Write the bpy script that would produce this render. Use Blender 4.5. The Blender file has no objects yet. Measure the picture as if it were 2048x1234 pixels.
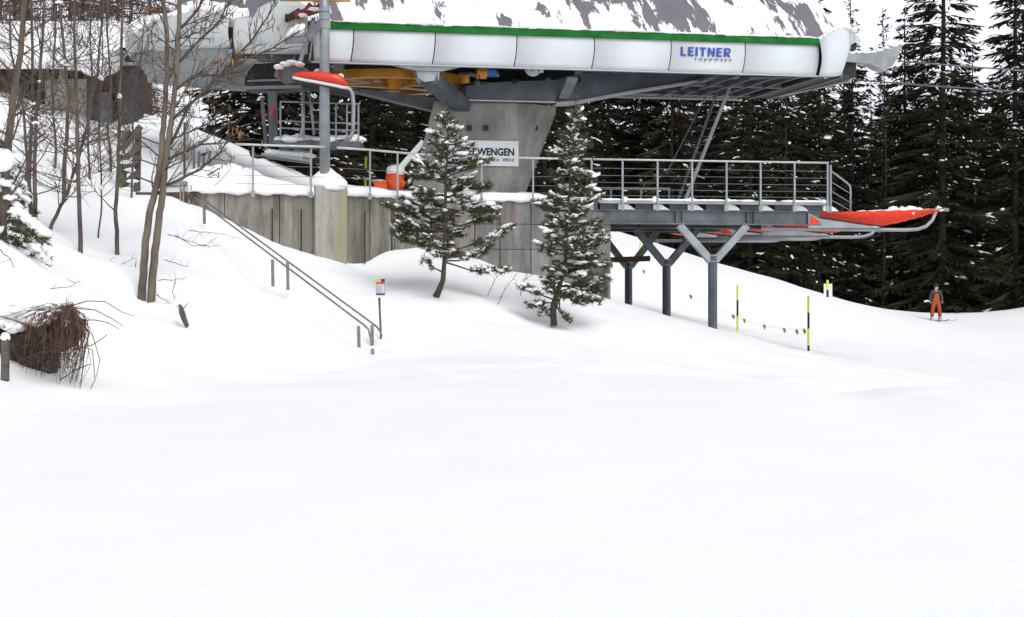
import bpy, math, random
import numpy as np
from mathutils import Vector, Matrix, noise as mnoise
random.seed(7); np.random.seed(7)
sc = bpy.context.scene
COL = sc.collection
F = 3000.0; HY = 537.0; CZ = 1.6
def P(px, py, Y):
    return Vector(((px-1024)/F*Y, Y, CZ+(HY-py)/F*Y))
A = math.radians(12); CA, SA = math.cos(A), math.sin(A)
def S(u, v, z): return Vector((5.35+u*CA-v*SA, 40+u*SA+v*CA, z))
def SU(px, v):
    k = (px-1024)/F
    return (k*(40+v*CA)-5.35+v*SA)/(CA-k*SA)
def SP(px, py, v):
    u = SU(px, v); Y = 40+u*SA+v*CA
    return S(u, v, CZ+(HY-py)/F*Y)
def SUZ(px, py, v):
    u = SU(px, v); Y = 40+u*SA+v*CA
    return u, CZ+(HY-py)/F*Y

# ------------------------------------------------------------ materials
def newmat(name):
    m = bpy.data.materials.new(name); m.use_nodes = True
    return m, m.node_tree.nodes, m.node_tree.links, m.node_tree.nodes['Principled BSDF']
def mat(name, col, rough=0.6, metal=0.0, var=0.25, scale=3.0, col2=None, bump=0.0, stretch=(1,1,1), coord='Object', spec=None, detail=4, lo=0.35, hi=0.65, rnd=0.0):
    m, N, L, B = newmat(name)
    B.inputs['Roughness'].default_value = rough; B.inputs['Metallic'].default_value = metal
    if spec is not None: B.inputs['Specular IOR Level'].default_value = spec
    tc = N.new('ShaderNodeTexCoord'); mp = N.new('ShaderNodeMapping'); mp.inputs['Scale'].default_value = stretch
    L.new(tc.outputs[coord], mp.inputs[0])
    nz = N.new('ShaderNodeTexNoise'); nz.inputs['Scale'].default_value = scale; nz.inputs['Detail'].default_value = detail
    L.new(mp.outputs[0], nz.inputs['Vector'])
    cr = N.new('ShaderNodeValToRGB'); cr.color_ramp.elements[0].position = lo; cr.color_ramp.elements[1].position = hi
    c2 = col2 if col2 else tuple(c*(1-var) for c in col)
    cr.color_ramp.elements[0].color = (*c2, 1); cr.color_ramp.elements[1].color = (*col, 1)
    L.new(nz.outputs['Fac'], cr.inputs[0])
    out = cr.outputs[0]
    if rnd > 0:
        oi = N.new('ShaderNodeObjectInfo'); hs = N.new('ShaderNodeHueSaturation')
        mr = N.new('ShaderNodeMapRange'); mr.inputs[3].default_value = 1-rnd; mr.inputs[4].default_value = 1+rnd
        L.new(oi.outputs['Random'], mr.inputs[0]); L.new(mr.outputs[0], hs.inputs['Value']); L.new(out, hs.inputs['Color']); out = hs.outputs[0]
    L.new(out, B.inputs['Base Color'])
    if bump > 0:
        b = N.new('ShaderNodeBump'); b.inputs['Strength'].default_value = bump; b.inputs['Distance'].default_value = 0.05
        n2 = N.new('ShaderNodeTexNoise'); n2.inputs['Scale'].default_value = scale*3; n2.inputs['Detail'].default_value = 6
        L.new(mp.outputs[0], n2.inputs['Vector']); L.new(n2.outputs['Fac'], b.inputs['Height']); L.new(b.outputs[0], B.inputs['Normal'])
    return m
M = {}
def snowmat(name, sc_=0.7, bump=0.35, tint=(0.90,0.90,0.903), dist=0.08):
    m, N, L, B = newmat(name)
    B.inputs['Roughness'].default_value = 0.65; B.inputs['Specular IOR Level'].default_value = 0.15
    tc = N.new('ShaderNodeTexCoord')
    nz = N.new('ShaderNodeTexNoise'); nz.inputs['Scale'].default_value = sc_; nz.inputs['Detail'].default_value = 8; nz.inputs['Roughness'].default_value = 0.6
    L.new(tc.outputs['Object'], nz.inputs['Vector'])
    n2 = N.new('ShaderNodeTexNoise'); n2.inputs['Scale'].default_value = sc_*34; n2.inputs['Detail'].default_value = 6
    L.new(tc.outputs['Object'], n2.inputs['Vector'])
    ad = N.new('ShaderNodeMath'); ad.operation = 'MULTIPLY_ADD'; ad.inputs[1].default_value = 0.22
    L.new(n2.outputs['Fac'], ad.inputs[0]); L.new(nz.outputs['Fac'], ad.inputs[2])
    b = N.new('ShaderNodeBump'); b.inputs['Strength'].default_value = bump; b.inputs['Distance'].default_value = dist
    L.new(ad.outputs[0], b.inputs['Height']); L.new(b.outputs[0], B.inputs['Normal'])
    cr = N.new('ShaderNodeValToRGB'); cr.color_ramp.elements[0].position = .3; cr.color_ramp.elements[1].position = .6
    cr.color_ramp.elements[0].color = (*[c*.97 for c in tint], 1); cr.color_ramp.elements[1].color = (*tint, 1)
    L.new(nz.outputs['Fac'], cr.inputs[0]); L.new(cr.outputs[0], B.inputs['Base Color'])
    return m
M['snow'] = snowmat('snow_mat')
M['snowload'] = snowmat('snow_load_mat', 5.0, 0.3)
M['mount'] = snowmat('mountain_snow', 0.02, 0.45, (0.87,0.89,0.93), 5.0)
M['steel'] = mat('galvanised_steel', (0.30,0.325,0.34), 0.45, 0.35, 0.3, 2.5, bump=.05)
M['steeld'] = mat('weathered_steel', (0.15,0.165,0.18), 0.55, 0.3, 0.45, 2.0, bump=.08)
M['steelb'] = mat('dark_blue_grey_steel', (0.10,0.115,0.14), 0.5, 0.3, 0.4, 1.5, bump=.05)
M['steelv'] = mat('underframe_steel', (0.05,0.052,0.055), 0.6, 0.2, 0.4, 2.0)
M['pipe'] = mat('pale_handrail', (0.52,0.52,0.50), 0.45, 0.2, 0.2, 6.0)
M['piped'] = mat('stair_rail_steel', (0.22,0.225,0.23), 0.5, 0.3, 0.3, 6.0)
M['white'] = mat('white_panel_paint', (0.61,0.64,0.66), 0.7, 0, 0.07, 1.2, spec=.2)
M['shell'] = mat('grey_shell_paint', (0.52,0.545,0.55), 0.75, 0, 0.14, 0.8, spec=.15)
M['shell_shade'] = mat('shaded_shell_paint', (0.30,0.32,0.325), 0.75, 0, 0.14, 0.8, spec=.15)  # shell paint darkened: shade of the down-facing facet is put into the colour
M['barkp'] = mat('pine_bark', (0.09,0.065,0.052), 0.95, 0, 0.5, 12)
M['barkd'] = mat('dark_spruce_bark', (0.035,0.028,0.024), 0.95, 0, 0.4, 5)
M['green'] = mat('green_strip_paint', (0.012,0.15,0.022), 0.7, 0, 0.3, 3, spec=.15)
M['black'] = mat('black_parts_and_openings', (0.012,0.013,0.016), 0.7, 0, 0.3, 4)
M['blue'] = mat('blue_paint', (0.012,0.05,0.36), 0.4, 0, 0.1, 4)
M['motor'] = mat('motor_blue_paint', (0.01,0.10,0.32), 0.45, 0, 0.25, 6)
M['yellow'] = mat('orange_yellow_paint', (0.55,0.24,0.01), 0.45, 0, 0.35, 3)
M['red'] = mat('red_bubble', (0.66,0.035,0.01), 0.3, 0, 0.15, 3)
M['net'] = mat('red_net', (0.85,0.045,0.012), 0.7, 0, 0.3, 14, bump=.4)
M['orange'] = mat('orange_cover', (0.85,0.10,0.008), 0.6, 0, 0.25, 6, bump=.5)
M['dred'] = mat('dark_red_paint', (0.16,0.02,0.02), 0.5, 0, 0.4, 9)
M['lime'] = mat('fluorescent_lime_paint', (0.50,0.80,0.02), 0.5, 0, 0.08, 9)
M['flag'] = mat('orange_flag', (0.55,0.22,0.04), 0.8, 0, 0.5, 30)
M['wood'] = mat('weathered_grey_wood', (0.13,0.115,0.10), 0.9, 0, 0.5, 5, stretch=(1,1,6), bump=.4)
M['woodb'] = mat('brown_timber', (0.13,0.075,0.045), 0.9, 0, 0.5, 3, stretch=(1,1,4), bump=.3)
M['woodg'] = mat('mossy_green_wood', (0.12,0.15,0.08), 0.9, 0, 0.4, 5, bump=.3)
M['bark'] = mat('brown_bark', (0.125,0.095,0.077), 0.9, 0, 0.5, 9, stretch=(1,1,.3), bump=.5)
M['barkg'] = mat('grey_lichen_bark', (0.165,0.135,0.10), 0.9, 0, 0, 5, col2=(0.08,0.06,0.048), stretch=(1,1,.4), bump=.5)
M['twig'] = mat('twig_bark', (0.10,0.075,0.062), 0.9, 0, 0.4, 9)
M['catkin'] = mat('golden_catkin', (0.42,0.19,0.04), 0.8, 0, 0.5, 20)
M['needle'] = mat('spruce_needles', (0.030,0.031,0.017), 0.9, 0, 0, 0.9, col2=(0.014,0.014,0.010), coord='Object', spec=.1, rnd=.25)
M['needleb'] = mat('brownish_spruce_needles', (0.038,0.028,0.017), 0.9, 0, 0, 0.7, col2=(0.016,0.015,0.011), spec=.1, rnd=.2)
M['larch'] = mat('bare_larch_twigs', (0.16,0.085,0.06), 0.9, 0, 0, 0.9, col2=(0.07,0.05,0.04), spec=.1, rnd=.2)
M['pine'] = mat('pine_needles', (0.125,0.12,0.055), 0.7, 0, 0, 3, col2=(0.05,0.047,0.03), spec=.15)
M['grass'] = mat('dead_red_brown_stems', (0.20,0.085,0.04), 0.9, 0, 0.7, 3)
M['grassr'] = mat('rusty_root_mat', (0.34,0.12,0.05), 0.9, 0, 0.6, 5)
M['earth'] = mat('dark_earth', (0.07,0.045,0.035), 0.95, 0, 0.6, 4, bump=.8)
M['skijkt'] = mat('grey_violet_jacket', (0.05,0.045,0.06), 0.8, 0, 0.3, 8)
M['skipant'] = mat('orange_ski_bib', (0.36,0.065,0.012), 0.7, 0, 0.25, 8)
M['skin'] = mat('skin', (0.5,0.28,0.2), 0.6, 0, 0.05, 8)
M['paper'] = mat('white_notice_paper', (0.68,0.70,0.72), 0.5, 0, 0.04, 12)
M['navy'] = mat('navy_print', (0.03,0.03,0.14), 0.5, 0, 0.1, 9)
M['gold'] = mat('yellow_print', (0.65,0.48,0.08), 0.5, 0, 0.2, 15)
M['redp'] = mat('red_print', (0.55,0.04,0.05), 0.5, 0, 0.1, 9)
M['greyp'] = mat('pale_grey_print', (0.45,0.48,0.50), 0.5, 0, 0.2, 9)
M['hutc'] = mat('stained_render', (0.40,0.38,0.32), 0.9, 0, 0.4, 2, bump=.2)
# concrete with vertical streaks
def concrete(name, base, stain, moss=None, redst=False):
    m, N, L, B = newmat(name); B.inputs['Roughness'].default_value = .9; B.inputs['Specular IOR Level'].default_value = .2
    tc = N.new('ShaderNodeTexCoord'); mp = N.new('ShaderNodeMapping'); mp.inputs['Scale'].default_value = (2.2,2.2,.32); L.new(tc.outputs['Object'], mp.inputs[0])
    n1 = N.new('ShaderNodeTexNoise'); n1.inputs['Scale'].default_value = 1.6; n1.inputs['Detail'].default_value = 7; n1.inputs['Roughness'].default_value=.65; L.new(mp.outputs[0], n1.inputs['Vector'])
    n2 = N.new('ShaderNodeTexNoise'); n2.inputs['Scale'].default_value = 1.3; n2.inputs['Detail'].default_value = 8; L.new(tc.outputs['Object'], n2.inputs['Vector'])
    c1 = N.new('ShaderNodeValToRGB'); e = c1.color_ramp.elements; e[0].position = .38; e[0].color = (*stain,1); e[1].position = .6; e[1].color = (*base,1)
    L.new(n1.outputs['Fac'], c1.inputs[0]); out = c1.outputs[0]
    mx = N.new('ShaderNodeMix'); mx.data_type = 'RGBA'; mx.blend_type = 'MULTIPLY'; mx.inputs[0].default_value = .8
    c2 = N.new('ShaderNodeValToRGB'); c2.color_ramp.elements[0].position = .3; c2.color_ramp.elements[0].color = (.55,.55,.55,1); c2.color_ramp.elements[1].position = .65
    L.new(n2.outputs['Fac'], c2.inputs[0]); L.new(out, mx.inputs[6]); L.new(c2.outputs[0], mx.inputs[7]); out = mx.outputs[2]
    for colr, off, lo, hi in ([(moss, 4.3, .56, .66)] if moss else []) + ([((.13,.045,.045), 9.1, .54, .66)] if redst else []):
        mp3 = N.new('ShaderNodeMapping'); mp3.inputs['Scale'].default_value = (2.2,2.2,.12); mp3.inputs['Location'].default_value = (off,off,off); L.new(tc.outputs['Object'], mp3.inputs[0])
        n3 = N.new('ShaderNodeTexNoise'); n3.inputs['Scale'].default_value = 1.2; n3.inputs['Detail'].default_value = 5; L.new(mp3.outputs[0], n3.inputs['Vector'])
        mr = N.new('ShaderNodeMapRange'); mr.inputs[1].default_value = lo; mr.inputs[2].default_value = hi; L.new(n3.outputs['Fac'], mr.inputs[0])
        fac = mr.outputs[0]
        if colr != moss:
            sx = N.new('ShaderNodeSeparateXYZ'); L.new(tc.outputs['Object'], sx.inputs[0])
            m4 = N.new('ShaderNodeMapRange'); m4.inputs[1].default_value = 2.1; m4.inputs[2].default_value = 3.1; m4.inputs[4].default_value = .6
            L.new(sx.outputs['Z'], m4.inputs[0]); mm = N.new('ShaderNodeMath'); mm.operation='MULTIPLY'; L.new(fac, mm.inputs[0]); L.new(m4.outputs[0], mm.inputs[1]); fac = mm.outputs[0]
        m3 = N.new('ShaderNodeMix'); m3.data_type = 'RGBA'; L.new(fac, m3.inputs[0]); L.new(out, m3.inputs[6]); m3.inputs[7].default_value = (*colr,1); out = m3.outputs[2]
    L.new(out, B.inputs['Base Color'])
    b = N.new('ShaderNodeBump'); b.inputs['Strength'].default_value = .3; b.inputs['Distance'].default_value = .03; L.new(n1.outputs['Fac'], b.inputs['Height']); L.new(b.outputs[0], B.inputs['Normal'])
    return m
M['conc'] = concrete('board_marked_concrete', (0.30,0.282,0.25), (0.15,0.13,0.11), (0.20,0.19,0.15))
M['concp'] = concrete('pale_pillar_concrete', (0.43,0.415,0.375), (0.28,0.265,0.23), (0.30,0.285,0.19))
M['concb'] = concrete('grey_block_concrete', (0.27,0.262,0.25), (0.16,0.152,0.145), None, True)
M['pylon'] = concrete('smooth_pylon_concrete', (0.30,0.295,0.275), (0.22,0.215,0.20))
# roof: dark sheet with patchy snow, barer to the right
def roofmat():
    m, N, L, B = newmat('snow_patched_roof'); B.inputs['Roughness'].default_value = .6
    tc = N.new('ShaderNodeTexCoord'); mp = N.new('ShaderNodeMapping'); mp.inputs['Scale'].default_value = (1.5,.62,1); mp.inputs['Rotation'].default_value=(0,0,.05); L.new(tc.outputs['UV'], mp.inputs[0])
    n1 = N.new('ShaderNodeTexNoise'); n1.inputs['Scale'].default_value = 1.35; n1.inputs['Detail'].default_value = 12; n1.inputs['Roughness'].default_value = .68; n1.inputs['Distortion'].default_value = .15; L.new(mp.outputs[0], n1.inputs['Vector'])
    sx = N.new('ShaderNodeSeparateXYZ'); L.new(tc.outputs['UV'], sx.inputs[0])
    cr = N.new('ShaderNodeValToRGB'); cr.color_ramp.interpolation = 'LINEAR'
    mr = N.new('ShaderNodeMapRange'); mr.inputs[1].default_value = -14; mr.inputs[2].default_value = 4; L.new(sx.outputs['X'], mr.inputs[0]); L.new(mr.outputs[0], cr.inputs[0])
    pts = [(0,.06),(.16,.07),(.25,.02),(.33,.0),(.40,-.06),(.56,-.05),(.63,.035),(.75,.055),(.88,.05),(1,-.03)]
    e = cr.color_ramp.elements
    while len(e) < len(pts): e.new(.5)
    for i,(p,v) in enumerate(pts): e[i].position = p; e[i].color = (v+.5,)*3+(1,)
    nb_=N.new('ShaderNodeTexNoise'); nb_.inputs['Scale'].default_value=.62; nb_.inputs['Detail'].default_value=5; L.new(tc.outputs['UV'], nb_.inputs['Vector'])
    mb_=N.new('ShaderNodeMath'); mb_.operation='MULTIPLY_ADD'; mb_.inputs[1].default_value=.75; L.new(nb_.outputs['Fac'],mb_.inputs[0]); L.new(n1.outputs['Fac'],mb_.inputs[2])
    ad = N.new('ShaderNodeMath'); ad.operation = 'ADD'; L.new(mb_.outputs[0], ad.inputs[0]); L.new(cr.outputs[0], ad.inputs[1])
    s = N.new('ShaderNodeMapRange'); s.inputs[1].default_value = 1.425; s.inputs[2].default_value = 1.445; L.new(ad.outputs[0], s.inputs[0])
    mx = N.new('ShaderNodeMix'); mx.data_type = 'RGBA'; L.new(s.outputs[0], mx.inputs[0]); mx.inputs[6].default_value = (.88,.89,.91,1)
    n2 = N.new('ShaderNodeTexNoise'); n2.inputs['Scale'].default_value = 2; L.new(tc.outputs['UV'], n2.inputs['Vector'])
    c3 = N.new('ShaderNodeValToRGB'); c3.color_ramp.elements[0].color = (.10,.09,.11,1); c3.color_ramp.elements[1].color = (.16,.145,.165,1); L.new(n2.outputs['Fac'], c3.inputs[0]); L.new(c3.outputs[0], mx.inputs[7])
    L.new(mx.outputs[2], B.inputs['Base Color'])
    b = N.new('ShaderNodeBump'); b.inputs['Strength'].default_value = .7; b.inputs['Distance'].default_value = .08; b.invert = True; L.new(s.outputs[0], b.inputs['Height']); L.new(b.outputs[0], B.inputs['Normal'])
    return m
M['roof'] = roofmat()

# ------------------------------------------------------------ mesh builder
class MB:
    def __init__(s): s.v = []; s.f = []; s.mi = []
    def add(s, vs, fs, mi=0):
        o = len(s.v); s.v += [tuple(v) for v in vs]; s.f += [tuple(i+o for i in f) for f in fs]; s.mi += [mi]*len(fs); return s
    def hexa(s, p, mi=0):   # 8 points: bottom 4 ccw, top 4
        return s.add(p, [(3,2,1,0),(4,5,6,7),(0,1,5,4),(1,2,6,5),(2,3,7,6),(3,0,4,7)], mi)
    def box(s, c, size, rz=0, mi=0):
        x,y,z = size[0]/2,size[1]/2,size[2]/2; R = Matrix.Rotation(rz,3,'Z'); c = Vector(c)
        return s.hexa([c+R@Vector(q) for q in ((-x,-y,-z),(x,-y,-z),(x,y,-z),(-x,y,-z),(-x,-y,z),(x,-y,z),(x,y,z),(-x,y,z))], mi)
    def sbox(s, u0,u1,v0,v1,z0,z1, mi=0):
        return s.hexa([S(u0,v0,z0),S(u1,v0,z0),S(u1,v1,z0),S(u0,v1,z0),S(u0,v0,z1),S(u1,v0,z1),S(u1,v1,z1),S(u0,v1,z1)], mi)
    def bar(s, a, b, w, h, up=(0,0,1), mi=0):
        a=Vector(a); b=Vector(b); d=(b-a).normalized(); up=Vector(up)
        if abs(d.dot(up))>.98: up=Vector((0,1,0))
        sd=d.cross(up).normalized(); u=sd.cross(d).normalized(); q=[]
        for e in (a,b):
            q += [e-sd*w/2-u*h/2, e+sd*w/2-u*h/2, e+sd*w/2+u*h/2, e-sd*w/2+u*h/2]
        return s.hexa(q, mi)
    def tube(s, pts, r, n=8, mi=0):
        pts=[Vector(p) for p in pts]; 
        if not hasattr(r,'__len__'): r=[r]*len(pts)
        vs=[]; fs=[]; prev=None
        for i,p in enumerate(pts):
            d=(pts[min(i+1,len(pts)-1)]-pts[max(i-1,0)])
            d=d.normalized() if d.length>1e-9 else Vector((0,0,1))
            if prev is None:
                ref=Vector((0,0,1)) if abs(d.z)<.9 else Vector((1,0,0)); x=d.cross(ref).normalized()
            else:
                x=(prev-d*prev.dot(d)); x=x.normalized() if x.length>1e-6 else d.orthogonal().normalized()
            prev=x; y=d.cross(x)
            for k in range(n):
                a=2*math.pi*k/n; vs.append(p+(x*math.cos(a)+y*math.sin(a))*r[i])
        for i in range(len(pts)-1):
            for k in range(n):
                fs.append((i*n+k,i*n+(k+1)%n,(i+1)*n+(k+1)%n,(i+1)*n+k))
        fs.append(tuple(range(n-1,-1,-1))); fs.append(tuple((len(pts)-1)*n+k for k in range(n)))
        return s.add(vs,fs,mi)
    def prism(s, poly, d, mi=0):  # poly: 3D points, d: extrusion vector
        n=len(poly); d=Vector(d); vs=[Vector(p) for p in poly]+[Vector(p)+d for p in poly]
        fs=[tuple(range(n-1,-1,-1)),tuple(range(n,2*n))]+[(i,(i+1)%n,(i+1)%n+n,i+n) for i in range(n)]
        return s.add(vs,fs,mi)
    def blob(s, c, size, seed=0, amp=.25, sub=1, rot=None, mi=0):
        vs,fs=ICO[sub]; c=Vector(c); out=[]
        for v in vs:
            k=1+amp*mnoise.noise(v*1.7+Vector((seed*3.1,seed*1.7,seed)))*1.6
            w=Vector((v.x*size[0]*k,v.y*size[1]*k,v.z*size[2]*k))
            if rot is not None: w=rot@w
            out.append(c+w)
        return s.add(out,fs,mi)
    def ngonxy(s, pts, mi=0): return s.add(pts,[tuple(range(len(pts)))],mi)
    def build(s, name, m, parent=None, smooth=False, uv=None):
        me=bpy.data.meshes.new(name); off=wloc(parent) if parent else Vector((0,0,0))
        V=np.array(s.v,dtype=float).reshape(-1,3)-np.array(off)
        me.from_pydata(V.tolist(),[],s.f)
        ms=m if isinstance(m,(list,tuple)) else [m]
        for q in ms: me.materials.append(q)
        if len(ms)>1: me.polygons.foreach_set('material_index',s.mi)
        if smooth: me.polygons.foreach_set('use_smooth',[True]*len(me.polygons))
        if uv is not None:
            ul=me.uv_layers.new(name='UVMap')
            for l in me.loops: ul.data[l.index].uv=uv[l.vertex_index]
        me.update(); o=bpy.data.objects.new(name,me); COL.objects.link(o)
        if parent: o.parent=parent
        if parent and name in ('snow_load','catkins','ledge_snow','eave_snow','guide_snow','shell_snow'): o['kind']='stuff'
        return o
def wloc(o):
    l=Vector((0,0,0))
    while o: l+=o.location; o=o.parent
    return l
def ico(sub):
    t=(1+5**.5)/2
    V=[Vector(v).normalized() for v in [(-1,t,0),(1,t,0),(-1,-t,0),(1,-t,0),(0,-1,t),(0,1,t),(0,-1,-t),(0,1,-t),(t,0,-1),(t,0,1),(-t,0,-1),(-t,0,1)]]
    Fc=[(0,11,5),(0,5,1),(0,1,7),(0,7,10),(0,10,11),(1,5,9),(5,11,4),(11,10,2),(10,7,6),(7,1,8),(3,9,4),(3,4,2),(3,2,6),(3,6,8),(3,8,9),(4,9,5),(2,4,11),(6,2,10),(8,6,7),(9,8,1)]
    for _ in range(sub):
        c={}; nf=[]
        def mid(a,b):
            k=(min(a,b),max(a,b))
            if k not in c: V.append(((V[a]+V[b])/2).normalized()); c[k]=len(V)-1
            return c[k]
        for a,b,d in Fc:
            x,y,z=mid(a,b),mid(b,d),mid(d,a); nf+=[(a,x,z),(b,y,x),(d,z,y),(x,y,z)]
        Fc=nf
    return V,Fc
ICO={0:ico(0),1:ico(1),2:ico(2),3:ico(3)}
def tag(o,label=None,cat=None,group=None,kind=None):
    if label: o['label']=label
    if cat: o['category']=cat
    if group: o['group']=group
    if kind: o['kind']=kind
    return o
def empty(name,loc,label,cat,group=None):
    o=bpy.data.objects.new(name,None); COL.objects.link(o); o.location=loc; o.empty_display_size=.2
    return tag(o,label,cat,group)
def copy_tree(o,parent=None):
    c=o.copy(); COL.objects.link(c)
    for k in ('label','category','group'):
        pass
    if parent: c.parent=parent
    for ch in list(o.children): copy_tree(ch,c)
    return c
def text_mesh(name,s,size,mt,parent,origin,xdir,ydir,off=0.0,width=None,spacing=1.0,thick=.01,align='LEFT',font_shear=0,xscale=None):
    cu=bpy.data.curves.new('t','FONT'); cu.body=s; cu.size=size; cu.offset=off; cu.extrude=thick; cu.align_x=align; cu.space_character=spacing; cu.shear=font_shear
    ob=bpy.data.objects.new('t',cu); COL.objects.link(ob); dg=bpy.context.evaluated_depsgraph_get(); dg.update()
    me=bpy.data.meshes.new_from_object(ob.evaluated_get(dg)); bpy.data.objects.remove(ob)
    V=[v.co.copy() for v in me.vertices]; x0=min(v.x for v in V); x1=max(v.x for v in V); sx=(width/(x1-x0)) if width else 1
    xd=Vector(xdir).normalized(); yd=Vector(ydir).normalized(); nd=xd.cross(yd); off0=wloc(parent)
    ax=x0 if align=='LEFT' else x1
    for v in me.vertices:
        c=v.co.copy(); v.co=Vector(origin)-off0+xd*(c.x-ax)*sx+yd*c.y+nd*c.z
    me.materials.clear(); me.materials.append(mt); me.name=name
    o=bpy.data.objects.new(name,me); COL.objects.link(o); o.parent=parent; return o

# ------------------------------------------------------------ terrain (thin-plate spline through ground contact points)
ctrl=[]
def G(px,py,Y): p=P(px,py,Y); ctrl.append((p.x,p.y,p.z))
for X in (-14,-6,0,6,14):
    for Y in (2,8,15): ctrl.append((X*1.0,Y,(0.02 if X<8 else -0.05)))
ctrl += [(-3,20,-.02),(3,21,0),(8,22,-.25),(0,25,0.02),(-5,22,.05),(14,24,-.8),(30,5,-.6),(30,30,-1.6),(30,50,-2),(30,70,-1.2),(-25,5,.8),(-25,20,2.8),(-30,40,6.5),(-30,60,9),(0,110,1),(-30,110,6),(30,110,-3),(60,110,-4),(60,50,-4),(60,10,-2),(-50,60,12),(-50,10,5),(-50,110,12)]
for q in [(1262,638,47.8),(1340,646,44),(1425,657,40),(1200,592,39.3),(1100,552,39),(1030,548,38.6),(960,522,38.5),(880,500,37.8),(830,500,37.4),(765,512,36.4),(735,542,36),(680,528,35.4),(620,512,35.2),(560,500,35),(480,455,34.7),(405,418,34.3),(360,395,34.4),(300,385,36),
          (885,585,33),(1110,640,33),(1040,600,34),(1190,650,33),(960,600,33),(762,672,29.5),(745,712,27.7),(718,690,27.8),(545,570,31),(575,575,31.3),(408,440,33.8),(660,640,29.3),(650,580,32.5),
          (500,600,28),(420,520,30.5),(600,700,26),(400,640,26.5),(280,607,27.5),(302,585,28),(235,503,30),(160,497,29),(100,460,30),(70,455,29),(195,480,31),(370,640,26.5),(340,470,31),
          (200,600,25),(130,590,22.2),(60,520,23.5),(0,480,24),(-60,440,25),(200,700,22.5),(160,805,18.7),(100,770,19.2),(20,722,20.3),(9,768,19.2),(-40,700,20),(300,760,21),(-100,760,18),(0,800,17.5),
          (-20,300,36),(40,245,41),(0,190,44),(61,212,44.2),(131,234,44.2),(170,253,44.2),(209,262,44.2),(245,258,44),(292,235,44.5),(400,262,46),(460,300,45),(150,350,36),(240,385,35),(330,300,40),(280,330,38),(480,345,42),(-120,150,46),(-200,250,36),
          (1210,472,76),(1280,492,76),(1480,541,76),(1560,560,76),(1650,590,76),(1740,615,76),(1860,641,75),(1940,630,78),(2048,616,80),(2150,600,82),
          (1215,548,60),(1280,515,64),(1617,703,46),(1475,663,52),(1380,600,60),(1550,640,60),(1700,680,58),(1850,720,52),(2000,760,46),(1100,420,80),(900,410,80),(700,400,80),
          (1210,505,92),(1350,532,92),(1480,572,92),(1650,625,90),(1760,650,90),(1860,672,90),(1950,665,92),(2048,650,95),(2150,640,95),(1450,740,30),(1650,770,30),(1850,830,27),(2040,860,26),(1300,700,32),(1150,690,30),(950,680,29),(900,640,31),(1000,640,32),(850,720,26)]: G(*q)
ctrl=np.array(ctrl)
def tps_fit(P3,lam=2e-4):
    n=len(P3); X=P3[:,:2]/20.0; d=np.linalg.norm(X[:,None]-X[None],axis=2); K=np.where(d>0,d*d*np.log(d+1e-12),0)+lam*np.eye(n)
    Q=np.hstack([np.ones((n,1)),X]); Am=np.zeros((n+3,n+3)); Am[:n,:n]=K; Am[:n,n:]=Q; Am[n:,:n]=Q.T
    return X,np.linalg.solve(Am,np.concatenate([P3[:,2],np.zeros(3)]))
TX,TW=tps_fit(ctrl)
def sstep(x,a,b):
    t=np.clip((x-a)/(b-a),0,1); return t*t*(3-2*t)
STA=np.array(P(395,420,33.9))[:2]; STB=np.array(P(735,700,28.0))[:2]
HOL=[(((a-1024)/F*b),b,r) for a,b,r in ((280,28,.32),(302,28,.32),(235,30,.25),(162,29,.25),(72,29,.25),(880,33,.42),(1108,32.6,.45),(1425,40,.4),(1340,44,.4),(1262,47.8,.4),(762,29.4,.2),(1617,46,.25),(1475,52,.25),(368,26.2,.2))]
def ground(x,y):
    x=np.atleast_1d(np.asarray(x,float)); y=np.atleast_1d(np.asarray(y,float)); out=np.zeros(len(x))
    for i in range(0,len(x),4000):
        Xq=np.stack([x[i:i+4000],y[i:i+4000]],1)/20.0; d=np.linalg.norm(Xq[:,None]-TX[None],axis=2)
        K=np.where(d>0,d*d*np.log(d+1e-12),0); out[i:i+4000]=K@TW[:-3]+TW[-3]+Xq@TW[-2:]
    out-=.10*np.exp(-((x-4.6-.35*np.sin(y*.3))/.55)**2)*sstep(y,14,20)*(1-sstep(y,31,35))
    out+=.05*np.exp(-((y-23.5-.25*x)/.5)**2)*sstep(x,-2,3)
    # trodden stair trough
    ab=STB-STA; L=np.linalg.norm(ab); t=((x-STA[0])*ab[0]+(y-STA[1])*ab[1])/L**2
    d=np.abs((x-STA[0])*ab[1]-(y-STA[1])*ab[0])/L
    dd=((x-STA[0])*ab[1]-(y-STA[1])*ab[0])/L
    out-= .22*(1-sstep(d,.35,.75))*sstep(t,-.02,.06)*(1-sstep(t,.9,1.05))
    out+= .10*np.exp(-((dd-1.0)/.35)**2)*sstep(t,.0,.1)*(1-sstep(t,.8,1.0))
    for hx,hy,hr in HOL: out-=.11*np.exp(-((x-hx)**2+(y-hy)**2)/(hr*hr))
    und=0.05*np.sin(x*.9+.5*np.sin(y*.35))*np.sin(y*.55+1.3)+.03*np.sin(x*2.1+y*1.3)*np.sin(y*1.7-x*.6)
    out+=und*sstep(y,12,26)*.35
    return out
def gz(x,y): return float(ground([x],[y])[0])
def axis(a0,a1,fine0,fine1,fs,cs):
    r=list(np.arange(fine0,fine1,fs)); x=fine0; st=fs; L_=[]
    while x>a0: st*=cs; x-=st; L_.append(x)
    x=r[-1]; st=fs; R_=[]
    while x<a1: st*=cs; x+=st; R_.append(x)
    return np.array(L_[::-1]+r+R_)
xs=axis(-90,120,-14,16,.2,1.12); ys=axis(-12,130,14,44,.2,1.06)
XX,YY=np.meshgrid(xs,ys); ZZ=ground(XX.ravel(),YY.ravel()).reshape(XX.shape)
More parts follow.
